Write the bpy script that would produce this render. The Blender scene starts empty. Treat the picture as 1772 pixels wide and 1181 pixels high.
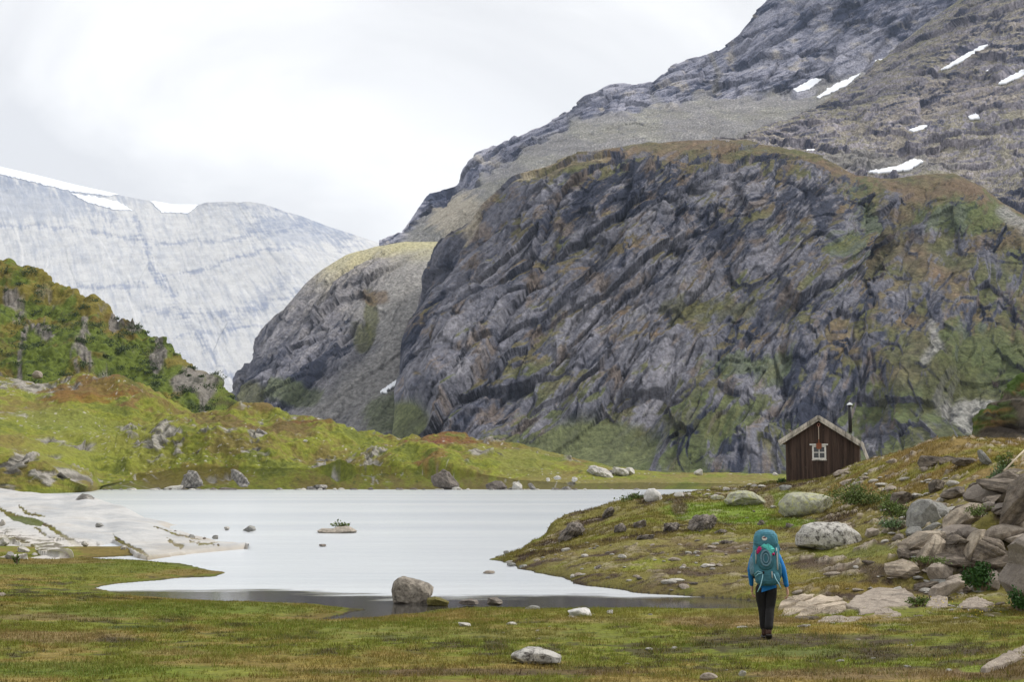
import bpy, bmesh, math, random
import numpy as np
from mathutils import Vector, Matrix
rng = np.random.default_rng(7); random.seed(7)
SC = bpy.context.scene; COLL = SC.collection
f32 = np.float32

# ------------------------------------------------------------ camera maths
HAZE = 3.8e-5
F = 2461.0; CX = 886.0; CY = 590.5; HZ = 825.0; CAMZ = 3.0
PIT = math.atan((HZ - CY) / F); cP, sP = math.cos(PIT), math.sin(PIT)
def ts(px, py):
    r = (np.asarray(px, float) - CX) / F; u = (CY - np.asarray(py, float)) / F
    y = cP - sP * u; z = sP + cP * u
    return r / y, z / y
def P(px, py, D):
    t, s = ts(px, py); return np.array([t * D, D, CAMZ + s * D])
def proj(x, y, z):
    zz = z - CAMZ
    fwd = y * cP + zz * sP; up = -y * sP + zz * cP
    fwd = np.maximum(fwd, 0.1)
    return CX + F * x / fwd, CY - F * up / fwd
def Dz(py, z=0.0):                       # distance at which height z shows at row py
    _, s = ts(CX, py); return (z - CAMZ) / s

# ------------------------------------------------------------ noise
def _h(ix, iy, seed):
    h = (ix.astype(np.int64) * 374761393 + iy.astype(np.int64) * 668265263 + seed * 974711) & 0xffffffff
    h = ((h ^ (h >> 13)) * 1274126177) & 0xffffffff
    h = ((h ^ (h >> 16)) * 2246822519) & 0xffffffff
    return h ^ (h >> 15)
def noise(x, y, seed=0):
    x0 = np.floor(x); y0 = np.floor(y); fx = (x - x0).astype(f32); fy = (y - y0).astype(f32)
    ix = x0.astype(np.int64); iy = y0.astype(np.int64)
    u = fx * fx * fx * (fx * (fx * 6 - 15) + 10); v = fy * fy * fy * (fy * (fy * 6 - 15) + 10)
    def g(dx, dy):
        a = (_h(ix + dx, iy + dy, seed) & 1023).astype(f32) * f32(2 * math.pi / 1024)
        return np.cos(a) * (fx - dx) + np.sin(a) * (fy - dy)
    n0 = g(0, 0); n1 = g(1, 0); n2 = g(0, 1); n3 = g(1, 1)
    a = n0 + u * (n1 - n0); b = n2 + u * (n3 - n2)
    return (a + v * (b - a)) * 1.5
def fbm(x, y, seed=0, o=4, gain=.5, ridged=False):
    s = 0; a = 1.; tot = 0
    for k in range(o):
        n = noise(x, y, seed + k * 17)
        if ridged: n = 1 - 2 * np.abs(n)
        s = s + a * n; tot += a; a *= gain; x = x * 2.03 + 5.3; y = y * 2.03 - 3.1
    return s / tot
def cells(x, y, seed=0):
    x0 = np.floor(x); y0 = np.floor(y); fx = (x - x0).astype(f32); fy = (y - y0).astype(f32)
    ix = x0.astype(np.int64); iy = y0.astype(np.int64)
    f1 = np.full(x.shape, 9., f32); f2 = f1.copy(); bh = np.zeros(x.shape, np.int64); ox = f1 * 0; oy = f1 * 0
    for dy in (-1, 0, 1):
        for dx in (-1, 0, 1):
            h = _h(ix + dx, iy + dy, seed)
            qx = fx - dx - (h & 255).astype(f32) / 255; qy = fy - dy - ((h >> 8) & 255).astype(f32) / 255
            d = qx * qx + qy * qy; m = d < f1
            f2 = np.where(m, f1, np.minimum(f2, d)); f1 = np.where(m, d, f1)
            bh = np.where(m, h, bh); ox = np.where(m, qx, ox); oy = np.where(m, qy, oy)
    return np.sqrt(f1), np.sqrt(f2), bh, ox, oy
def facet(x, y, seed=0, k=1.0):
    f1, f2, h, ox, oy = cells(x, y, seed)
    r = ((h >> 16) & 255).astype(f32) / 255 - .5; g1 = ((h >> 10) & 255).astype(f32) / 127.5 - 1; g2 = ((h >> 20) & 255).astype(f32) / 127.5 - 1
    return r + k * (g1 * ox + g2 * oy), f2 - f1, ((h >> 5) & 255).astype(f32) / 255
def sst(x, a, b):
    t = np.clip((x - a) / (b - a), 0, 1); return t * t * (3 - 2 * t)
def gsm(a, n, axis):
    if n <= 0: return a
    k = np.exp(-np.linspace(-2, 2, 2 * n + 1) ** 2); k /= k.sum()
    pad = [(0, 0)] * a.ndim; pad[axis] = (n, n)
    b = np.pad(a, pad, mode='edge'); out = 0
    for i, w in enumerate(k):
        sl = [slice(None)] * a.ndim; sl[axis] = slice(i, i + a.shape[axis]); out = out + w * b[tuple(sl)]
    return out
def inpoly(x, y, poly):
    c = np.zeros(x.shape, bool); n = len(poly)
    for i in range(n):
        x1, y1 = poly[i]; x2, y2 = poly[(i + 1) % n]
        if y1 == y2: continue
        m = ((y1 > y) != (y2 > y)) & (x < (x2 - x1) * (y - y1) / (y2 - y1) + x1); c ^= m
    return c
def dline(x, y, pts, closed=False):
    d = np.full(x.shape, 1e9, f32); n = len(pts)
    for i in range(n if closed else n - 1):
        x1, y1 = pts[i]; x2, y2 = pts[(i + 1) % n]; dx, dy = x2 - x1, y2 - y1
        t = np.clip(((x - x1) * dx + (y - y1) * dy) / (dx * dx + dy * dy + 1e-9), 0, 1)
        d = np.minimum(d, np.hypot(x - x1 - t * dx, y - y1 - t * dy))
    return d
def blob(px, py, cx, cy, rx, ry, nz=0):
    return sst(1.25 - np.hypot((px - cx) / rx, (py - cy) / ry) + nz, 0, .5)
def C(*c): return np.array(c, f32)
def lerp(a, b, m):
    return a + (b - a) * (m[..., None] if m.ndim < np.ndim(a) or np.ndim(a) == 1 else m)

# ------------------------------------------------------------ mesh helpers
def mesh_np(name, V, Fq, mats=None, col=None, smooth=True, parent=None, matidx=None):
    V = np.asarray(V, f32).reshape(-1, 3); Fq = np.asarray(Fq, np.int32); k = Fq.shape[1]
    me = bpy.data.meshes.new(name); me.vertices.add(len(V)); me.vertices.foreach_set('co', V.ravel())
    me.loops.add(Fq.size); me.loops.foreach_set('vertex_index', Fq.ravel())
    me.polygons.add(len(Fq)); me.polygons.foreach_set('loop_start', np.arange(0, Fq.size, k, dtype=np.int32))
    me.update(calc_edges=True); me.validate()
    me.polygons.foreach_set('use_smooth', np.full(len(me.polygons), smooth))
    if col is not None:
        ca = me.color_attributes.new('Col', 'FLOAT_COLOR', 'POINT')
        c4 = np.ones((len(V), 4), f32); c4[:, :3] = np.asarray(col, f32).reshape(-1, 3); ca.data.foreach_set('color', c4.ravel())
    if mats is not None: me.materials.append(mats)
    o = bpy.data.objects.new(name, me); COLL.objects.link(o)
    if parent: o.parent = parent
    return o
def gridfaces(R, Cn):
    i = np.arange(R * Cn).reshape(R, Cn)
    return np.stack([i[:-1, :-1], i[:-1, 1:], i[1:, 1:], i[1:, :-1]], -1).reshape(-1, 4)
def tag(o, label=None, cat=None, group=None, kind=None):
    if label: o['label'] = label
    if cat: o['category'] = cat
    if group: o['group'] = group
    if kind: o['kind'] = kind
    return o
def empty(name, loc, rz=0):
    o = bpy.data.objects.new(name, None); COLL.objects.link(o); o.location = loc; o.rotation_euler = (0, 0, rz); o.empty_display_size = .2
    return o
def bmobj(name, bm, mat, parent=None, smooth=False):
    me = bpy.data.meshes.new(name); bmesh.ops.recalc_face_normals(bm, faces=bm.faces); bm.to_mesh(me); bm.free()
    for p in me.polygons: p.use_smooth = smooth
    me.materials.append(mat); o = bpy.data.objects.new(name, me); COLL.objects.link(o)
    if parent: o.parent = parent
    return o
def addbox(bm, x0, x1, y0, y1, z0, z1, M=None, bev=0):
    g = bmesh.ops.create_cube(bm, size=1); v = g['verts']
    for q in v: q.co = Vector((x0 + (q.co.x + .5) * (x1 - x0), y0 + (q.co.y + .5) * (y1 - y0), z0 + (q.co.z + .5) * (z1 - z0)))
    if M is not None:
        for q in v: q.co = M @ q.co
    if bev:
        es = {e for q in v for e in q.link_edges}; bmesh.ops.bevel(bm, geom=list(es), offset=bev, segments=1, affect='EDGES')
def addtube(bm, pts, rads, seg=8, cap=True):
    pts = [Vector(p) for p in pts]; rings = []
    if not hasattr(rads, '__len__'): rads = [rads] * len(pts)
    for i, p in enumerate(pts):
        d = (pts[min(i + 1, len(pts) - 1)] - pts[max(i - 1, 0)]).normalized()
        a = d.orthogonal().normalized() if i == 0 else (pa - d * pa.dot(d)).normalized()
        pa = a; b = d.cross(a)
        rings.append([bm.verts.new(p + (a * math.cos(2 * math.pi * k / seg) + b * math.sin(2 * math.pi * k / seg)) * rads[i]) for k in range(seg)])
    for r0, r1 in zip(rings, rings[1:]):
        for k in range(seg): bm.faces.new((r0[k], r0[(k + 1) % seg], r1[(k + 1) % seg], r1[k]))
    if cap: bm.faces.new(rings[0][::-1]); bm.faces.new(rings[-1])

# ------------------------------------------------------------ materials
class NT:
    def __init__(s, name):
        s.m = bpy.data.materials.new(name); s.m.use_nodes = True; s.t = s.m.node_tree; s.n = s.t.nodes; s.b = s.n['Principled BSDF']
        s.b.inputs['Specular IOR Level'].default_value = .3
    def new(s, t, **kw):
        n = s.n.new(t)
        for k, v in kw.items(): setattr(n, k, v)
        return n
    def link(s, a, b): s.t.links.new(a, b)
    def noise(s, vec, scale, detail=6, rough=.6, dist=0):
        n = s.new('ShaderNodeTexNoise'); n.inputs['Scale'].default_value = scale; n.inputs['Detail'].default_value = detail
        n.inputs['Roughness'].default_value = rough; n.inputs['Distortion'].default_value = dist; s.link(vec, n.inputs['Vector']); return n.outputs['Fac']
    def ramp(s, fac, stops):
        n = s.new('ShaderNodeValToRGB'); e = n.color_ramp.elements
        while len(e) < len(stops): e.new(.5)
        for q, (p, c) in zip(e, stops):
            q.position = p; q.color = (c, c, c, 1) if not hasattr(c, '__len__') else (*c, 1)
        s.link(fac, n.inputs[0]); return n.outputs[0]
    def mix(s, a, b, fac, mode='MIX'):
        n = s.new('ShaderNodeMix'); n.data_type = 'RGBA'; n.blend_type = mode; n.clamp_result = False
        for v, i in ((fac, 0), (a, 6), (b, 7)):
            if hasattr(v, 'is_linked'): s.link(v, n.inputs[i])
            elif i == 0: n.inputs[0].default_value = v
            else: n.inputs[i].default_value = (*v, 1)
        return n.outputs[2]
    def math(s, op, a, b=0.0):
        n = s.new('ShaderNodeMath'); n.operation = op
        for i, v in enumerate((a, b)):
            if hasattr(v, 'is_linked'): s.link(v, n.inputs[i])
            else: n.inputs[i].default_value = v
        return n.outputs[0]
    def mapping(s, vec, scale=(1, 1, 1), rot=(0, 0, 0)):
        n = s.new('ShaderNodeMapping'); n.inputs['Scale'].default_value = scale; n.inputs['Rotation'].default_value = rot; s.link(vec, n.inputs[0]); return n.outputs[0]
    def bump(s, h, dist, strength=1.0):
        n = s.new('ShaderNodeBump'); n.inputs['Distance'].default_value = dist; n.inputs['Strength'].default_value = strength
        s.link(h, n.inputs['Height']); s.link(n.outputs[0], s.b.inputs['Normal'])
    def pos(s): return s.new('ShaderNodeNewGeometry').outputs['Position']
    def obj(s): return s.new('ShaderNodeTexCoord').outputs['Object']
def vcolmat(name, scale, var=.35, bumpd=0, rough=.95, stretch=(1, 1, 1), rot=(0, 0, 0), detail=8, bscale=None):
    t = NT(name); a = t.new('ShaderNodeVertexColor', layer_name='Col')
    v = t.mapping(t.pos(), stretch, rot); n = t.noise(v, scale, detail, .65)
    m = t.ramp(n, [(.28, 1 - var), (.72, 1 + var)])
    t.link(t.mix(a.outputs[0], m, 1.0, 'MULTIPLY'), t.b.inputs['Base Color'])
    t.b.inputs['Roughness'].default_value = rough; t.b.inputs['Specular IOR Level'].default_value = .15
    if bumpd: t.bump(t.noise(v, bscale or scale, detail, .7), bumpd)
    return t.m
def flat(name, c, rough=.8, var=.15, scale=20, bumpd=0, stretch=(1, 1, 1), metal=0, spec=.3):
    t = NT(name); v = t.mapping(t.obj(), stretch); n = t.noise(v, scale, 5, .6)
    m = t.ramp(n, [(.3, 1 - var), (.7, 1 + var)]); t.link(t.mix(c, m, 1.0, 'MULTIPLY'), t.b.inputs['Base Color'])
    t.b.inputs['Roughness'].default_value = rough; t.b.inputs['Metallic'].default_value = metal; t.b.inputs['Specular IOR Level'].default_value = spec
    if bumpd: t.bump(n, bumpd)
    return t.m
def _rm():pass
def rockmat(name, light, dark, scale=6, contrast=(.4, .6), lichen=None, lich=(.55, .65), strata=0, warm=None, bumpd=.02, moss=None):
    t = NT(name); o = t.obj(); n1 = t.noise(o, scale, 12, .78, .3)
    c = t.mix(dark, light, t.ramp(n1, [(contrast[0], 0.), (contrast[1], 1.)]))
    if warm:
        c = t.mix(c, warm, t.ramp(t.noise(o, scale * .35, 4, .6, .5), [(.45, 0.), (.7, .8)]))
    if strata:
        sv = t.mapping(o, (.5, .5, strata)); sn = t.noise(sv, 1.6, 7, .55, .5)
        c = t.mix(c, t.ramp(sn, [(.36, .5), (.5, .95), (.62, 1.3)]), 1.0, 'MULTIPLY')
    if lichen:
        c = t.mix(c, lichen, t.ramp(t.noise(o, scale * .9, 8, .7, .6), [(lich[0], 0.), (lich[1], .85)]))
    if moss:
        g = t.new('ShaderNodeNewGeometry'); sx = t.new('ShaderNodeSeparateXYZ'); t.link(g.outputs['Normal'], sx.inputs[0])
        mm = t.math('ADD', sx.outputs[2], t.noise(o, scale * .5, 5)); c = t.mix(c, moss, t.ramp(mm, [(1.15, 0.), (1.35, 1.)] if False else [(.0, 0.), (1., 1.)]) if False else t.math('MULTIPLY', t.math('GREATER_THAN', mm, 1.32), .85))
    sp = t.ramp(t.noise(o, scale * 9, 4, .7), [(.3, .72), (.7, 1.25)])
    c = t.mix(c, sp, 1.0, 'MULTIPLY'); t.link(c, t.b.inputs['Base Color'])
    t.b.inputs['Roughness'].default_value = .9; t.b.inputs['Specular IOR Level'].default_value = .2
    h = t.noise(o, scale * 1.5, 12, .75)
    if strata: h = t.math('ADD', t.math('MULTIPLY', h, .6), sn)
    t.bump(h, bumpd)
    return t.m
M = {}
M['bluff'] = vcolmat('cliff_rock', .35, .6, 2.6, stretch=(1.2, .6, 1.), detail=6)
M['pale'] = vcolmat('pale_granite', .02, .14, 6, detail=6)
M['hill'] = vcolmat('alpine_turf', 1.2, .4, .35, detail=6)
M['ground'] = vcolmat('boggy_turf', 9, .5, .035, detail=8)
M['slab'] = vcolmat('polished_bedrock', 1.5, .10, .06, detail=10, bscale=3)
M['snow'] = flat('old_snow', (.86, .88, .92), .7, .05, .05)
M['r_white'] = rockmat('lichened_pale_rock', (.50, .48, .44), (.06, .052, .045), 6, (.40, .52), strata=0, bumpd=.05)
M['r_green'] = rockmat('green_lichened_rock', (.40, .40, .31), (.11, .10, .075), 5, (.3, .55), lichen=(.42, .42, .16), lich=(.5, .62), bumpd=.04)
M['r_grey'] = rockmat('grey_rock', (.36, .355, .33), (.13, .125, .115), 6, (.35, .65), lichen=(.40, .42, .27), lich=(.6, .7), bumpd=.04)
M['r_tan'] = rockmat('tan_slab_rock', (.38, .325, .265), (.17, .14, .115), 4, (.35, .6), bumpd=.04)
M['r_band'] = rockmat('banded_tan_rock', (.42, .36, .28), (.2, .155, .115), 3, (.3, .65), strata=6, bumpd=.04)
M['r_layer'] = rockmat('dark_layered_rock', (.24, .20, .155), (.075, .06, .05), 5, (.35, .65), strata=5, bumpd=.06)
M['r_smooth'] = rockmat('smooth_brown_grey_rock', (.27, .235, .20), (.15, .125, .105), 2.2, (.3, .7), bumpd=.05)
M['r_brown'] = rockmat('weathered_brown_rock', (.36, .32, .265), (.085, .072, .058), 6, (.38, .58), bumpd=.06)
M['r_crag'] = rockmat('dark_crag_rock', (.27, .235, .2), (.06, .05, .045), 4, (.35, .6), strata=6, bumpd=.1)
M['r_far'] = rockmat('far_outcrop_rock', (.36, .34, .31), (.12, .11, .10), .6, (.35, .65), strata=1.4, bumpd=.4)
M['r_fdark'] = rockmat('far_dark_rock', (.27, .235, .20), (.06, .05, .045), .6, (.35, .65), bumpd=.4)
M['r_fpale'] = rockmat('far_pale_rock', (.55, .53, .48), (.3, .28, .25), .5, (.3, .6), bumpd=.25)

# ------------------------------------------------------------ terrain sheets
SNOW = [
    ('pale_mountain', [(-60, 266), (0, 283), (60, 297), (120, 315), (215, 335), (190, 341), (120, 332), (60, 317), (0, 303), (-60, 290)], 'long white snow cap along the crest of the pale mountain', 8),
    ('pale_mountain', [(118, 334), (160, 340), (205, 350), (231, 366), (200, 365), (150, 351)], 'narrow snow strip just below the snow cap of the pale mountain', 8),
    ('pale_mountain', [(257, 348), (300, 350), (345, 356), (325, 371), (280, 369)], 'snow field in the dip of the pale mountain crest', 8),
    ('mountain_peak', [(1371, 156), (1405, 136), (1426, 137), (1400, 156), (1380, 161)], 'leftmost snow patch at the foot of the high blue-grey cliff', 4),
    ('mountain_peak', [(1411, 171), (1440, 149), (1492, 126), (1467, 149), (1420, 171)], 'long slanting snow patch below the high blue-grey cliff, middle of the three', 4),
    ('mountain_peak', [(1509, 124), (1514, 105), (1552, 97), (1547, 113), (1525, 127)], 'broad snow patch in the notch between the high cliff and the brown shoulder', 4),
    ('mountain_shoulder', [(1624, 125), (1660, 102), (1700, 80), (1713, 78), (1692, 97), (1640, 121)], 'long thin snow streak high on the brown shoulder', 6),
    ('mountain_shoulder', [(1697, 128), (1720, 119), (1722, 124), (1708, 129)], 'small snow patch between two snow streaks on the brown shoulder', 6),
    ('mountain_shoulder', [(1720, 149), (1750, 132), (1780, 117), (1780, 130), (1740, 147)], 'slanting snow streak at the right edge of the brown shoulder', 6),
    ('mountain_shoulder', [(1570, 229), (1590, 220), (1607, 219), (1598, 228), (1580, 232)], 'small snow patch in the middle of the brown shoulder', 6),
    ('mountain_shoulder', [(1674, 204), (1684, 199), (1695, 201), (1695, 208), (1680, 210)], 'tiny snow patch on a ledge right of the middle of the shoulder', 6),
    ('mountain_shoulder', [(1494, 300), (1550, 291), (1580, 278), (1602, 281), (1575, 297), (1520, 304)], 'large forked snow patch in the hollow above the green gully', 6),
    ('mountain_shoulder', [(1387, 263), (1398, 259), (1412, 260), (1403, 268)], 'small snow patch just above the rounded top of the dark cliff', 3),
    ('cliff_and_scree', [(654, 684), (680, 664), (693, 659), (685, 671), (665, 684)], 'larger of two snow slivers on the scree below the dark cliff', 5),
    ('cliff_and_scree', [(673, 679), (695, 664), (705, 663), (690, 675)], 'smaller of two snow slivers on the scree below the dark cliff', 5),
]
GR = {}
def sheet(name, lines, pxr, step, rows, mat, disp, colf, smu=6, smv=6, amp=1.0, kind='structure', back=True, pad=30, edgefade=False):
    px = np.concatenate([np.linspace(pxr[0], -40, pad, endpoint=False) if pxr[0] < -60 else [],
                         np.arange(max(pxr[0], -40), min(pxr[1], 1812), step), np.linspace(1812, pxr[1], pad) if pxr[1] > 1830 else []])
    t = (px - CX) / F / cP
    S = []; Ds = []
    for ln in lines:
        a = np.array(ln, float); tt, ss = ts(a[:, 0], a[:, 1]); o = np.argsort(tt)
        S.append(gsm(np.interp(t, tt[o], ss[o]), smu if ln is not lines[-1] else 2, 0)); Ds.append(gsm(np.interp(t, tt[o], a[o, 2]), smu, 0))
    Z = [CAMZ + s * d for s, d in zip(S, Ds)]
    rr = list(rows)
    if back:
        Z.append(Z[-1] - .06 * np.abs(Z[-1]) - .3); Ds.append(Ds[-1] * 1.07); Z.append(Z[-1] * .6 - 5 * (Ds[-1] > 200)); Ds.append(Ds[-1] * 1.12); rr += [30, 12]
    zs = []; ds = []
    for k, n in enumerate(rr):
        v = np.linspace(0, 1, n, endpoint=(k == len(rr) - 1))[:, None]
        zs.append(Z[k] + (Z[k + 1] - Z[k]) * v); ds.append(Ds[k] + (Ds[k + 1] - Ds[k]) * v)
    z = gsm(np.concatenate(zs), smv, 0); d = gsm(np.concatenate(ds), smv, 0)
    crest = sum(rows)
    V = np.stack([t[None, :] * d, d, z], -1)
    def nrm(V, sm=0):
        du = np.gradient(V, axis=1); dv = np.gradient(V, axis=0); n = np.cross(du, dv)
        if sm: n = gsm(gsm(n / (np.linalg.norm(n, axis=-1, keepdims=True) + 1e-9), sm, 0), sm, 1)
        return n / (np.linalg.norm(n, axis=-1, keepdims=True) + 1e-9)
    N = nrm(V, 6)
    h, aux = disp(V, N)
    if name.startswith('mountain'): h = gsm(gsm(h, 1, 0), 1, 1)
    h = h * (1 - (.5 if name == 'mountain_cliff' else .82) * np.exp(-((np.arange(h.shape[0]) - crest) / 14.) ** 2))[:, None] if name.startswith(('mountain', 'cliff')) else h
    sp_ = [q[1] for q in SNOW if q[0] == name]
    if sp_:
        qx, qy = proj(V[..., 0], V[..., 1], V[..., 2]); mk_ = np.zeros(h.shape, f32)
        for pl_ in sp_: mk_ = np.maximum(mk_, np.where(inpoly(qx, qy, pl_), 1, sst(6 - dline(qx, qy, pl_, True), 0, 5)))
        h = h * (1 - gsm(gsm(mk_, 2, 0), 2, 1))
    Nd = N * np.array([1, 1, .4 if name.startswith(('mountain', 'cliff')) else 1.]); Nd /= np.linalg.norm(Nd, axis=-1, keepdims=True)
    V2 = V + Nd * h[..., None]
    N2 = nrm(V2, 0)
    ppx, ppy = proj(V[..., 0], V[..., 1], V[..., 2])
    col = colf(V, V2, N, N2, ppx, ppy, aux)
    o = mesh_np(name, V2, gridfaces(*z.shape), mat, np.clip(col, 0, 1)); tag(o, kind=kind)
    p2x, p2y = proj(V2[..., 0], V2[..., 1], V2[..., 2])
    GR[name] = dict(V=V2, N=N, px=p2x, py=p2y, crest=crest)
    return o

def strata(V, th, yk=.25):
    w = V[..., 2] + yk * V[..., 1]; u = V[..., 0]
    a = u * math.cos(th) + w * math.sin(th); b = -u * math.sin(th) + w * math.cos(th)
    return a, b
def crag(a, b, Ls, amp, seed, asp=3.2, k=1.0, off=0):
    wa = fbm(a / 150, b / 60, seed + 91, 3) * 22; wb = fbm(a / 160, b / 90, seed + 92, 2) * 12 + noise(a / 22, b / 9, seed + 93) * 1.5
    h = 0; tone = 0; crack = 0
    for i, L in enumerate(Ls):
        f, e, r = facet((a + wa) / (L * asp), (b + wb) / L, seed + i * 7, k)
        w_ = amp * (.2, .48, .62, .6, .75, .6)[min(i + off, 5)]
        h = h + f * L * w_; tone = tone + (r - .5) * .8 ** i
        crack = crack + sst(.12 - e, 0, .12) * .6 ** i
        h = h - sst(.14 - e, 0, .14) * L * .12 * w_
    return h, tone, crack

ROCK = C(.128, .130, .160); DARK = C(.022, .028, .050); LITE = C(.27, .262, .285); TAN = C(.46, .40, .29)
OLIVE = C(.105, .108, .038); RUST = C(.175, .12, .07); GREEN = C(.085, .115, .035); SCREE = C(.235, .225, .21)

def col_rock(a, b, tone, crack, seed, S=1.0, dk=0):
    n = fbm(a / (55 * S), b / (13 * S), seed, 5, .62); n2 = fbm(a / (13 * S), b / (2.6 * S), seed + 3, 4, .72); n3 = fbm(a / (130 * S), b / (70 * S), seed + 5, 3)
    c = lerp(ROCK, LITE, np.clip(.22 + .9 * n + .8 * n2 + .35 * tone, 0, 1))
    c = lerp(c, DARK, np.clip(sst(-n - .7 * n2 - .4 * tone + .6 * n3 + dk, .08, .5) * .85 + crack * .4, 0, .92))
    return c, n, n2, n3
# -- main front cliff
def disp_front(V, N):
    a, b = strata(V, math.radians(50), .08)
    h, tone, crack = crag(a, b, (80, 38, 19, 10, 5.2), .46, 11, 3.1)
    px, py = proj(V[..., 0], V[..., 1], V[..., 2])
    h = h + fbm(a / 200, b / 60, 5, 5, .55, ridged=True) * 13 + fbm(a / 30, b / 10, 8, 3, .55, ridged=True) * 2.5
    # gentler on the grassy feet and on the rounded top
    crl = np.interp(px, [690, 740, 790, 850, 900, 1000, 1100, 1200, 1290, 1350, 1420, 1480, 1540, 1650, 1772], [640, 498, 420, 347, 302, 267, 247, 240, 242, 255, 272, 303, 310, 300, 372])
    top = sst(py - crl, 4, 55)
    foot = np.maximum(blob(px, py, 1040, 775, 110, 48), blob(px, py, 700, 735, 50, 40))
    spur = sst(px, 1480, 1580)
    top = np.maximum(top, sst(840 - px, 0, 70)); m = (.3 + .7 * top) * (1 - .8 * foot) * (1 - .3 * spur) * (.15 + .85 * sst(845 - py, 0, 70)) * sst(850 - py, 0, 15) * (.2 + .8 * sst(px, 690, 775))
    return h * m, (a, b, tone, crack, foot, top, spur)
def col_front(V, V2, N, N2, px, py, aux):
    a, b, tone, crack, foot, top, spur = aux
    dk = blob(px, py, 1250, 350, 260, 90) * .22 - sst(py, 520, 700) * .1  # shadow on the upper wall put into the rock colour
    c, n, n2, n3 = col_rock(a, b, tone, crack, 31, dk=dk)
    g = fbm(V[..., 0] / 60, V[..., 2] / 40, 44, 5, .6); g2 = fbm(a / 40, b / 12, 45, 4, .6)
    flatn = gsm(gsm(N2[..., 2], 2, 0), 2, 1)
    right = sst(px, 1250, 1700)
    low = sst(py, 560, 800)
    v = flatn * 1.5 - (1 - top) * (.5 * n + .5 * n2) + g * .9 + g2 * .9 + right * .26 + low * .06 - 1.16 + (1 - top) * .34
    veg = sst(v, 0, .3)
    vc = lerp(OLIVE, RUST, np.clip(.45 + 1.2 * fbm(a / 35, b / 20, 47, 4) + .35 * (1 - top) - .3 * low, 0, 1))
    vc = lerp(vc, GREEN, np.clip(low * .7 + fbm(a / 50, b / 40, 48, 3), 0, .8))
    vc = vc * (1 + .7 * fbm(a / 8, b / 5, 49, 3))[..., None]
    c = c
    br_ = sst(fbm(a / 26, b / 9, 61, 4) + .5 * n2 + .25 * (1 - top), .12, .45); c = lerp(c, C(.17, .125, .085) * (1 + .5 * n2[..., None]), br_ * .6)
    c = lerp(c, vc, veg * .88)
    c = lerp(c, C(.12, .135, .06) * (1 + .5 * g2[..., None]), np.clip(foot + .3 * g2, 0, 1) * foot)
    # green gully and slopes on the right
    for cx, cy, rx, ry, cc in ((1490, 380, 30, 60, GREEN), (1440, 450, 40, 30, GREEN), (1640, 335, 80, 18, RUST * .8), (1680, 375, 70, 22, GREEN * 1.2), (1300, 655, 70, 20, GREEN), (1380, 265, 75, 14, OLIVE), (1700, 600, 60, 40, GREEN), (1560, 720, 50, 25, OLIVE), (1230, 560, 80, 20, OLIVE), (1650, 690, 60, 40, OLIVE * .8), (1190, 760, 60, 25, OLIVE)):
        c = lerp(c, cc * (1 + .4 * g2[..., None]), blob(px, py, cx, cy, rx, ry, n * 2.2 + n2) * .62)
    sc = lerp(C(.34, .33, .31), C(.14, .14, .14), sst(fbm(a / 4, b / 3, 51, 3), -.1, .3))
    d1 = np.minimum(dline(px, py, [(1610, 560), (1630, 620), (1615, 650)]), dline(px, py, [(1740, 370), (1772, 400), (1900, 500)]) * .6)
    c = lerp(c, sc, sst(11 - d1 + 14 * g, 0, 10) * .8)
    c = lerp(c, sc, blob(px, py, 1690, 722, 50, 32, n * .8) * .85)
    # pale band of painted sunlight along the rounded top on the left
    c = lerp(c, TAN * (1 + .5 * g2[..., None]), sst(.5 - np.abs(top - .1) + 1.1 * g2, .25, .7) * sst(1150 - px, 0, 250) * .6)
    return c
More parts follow.
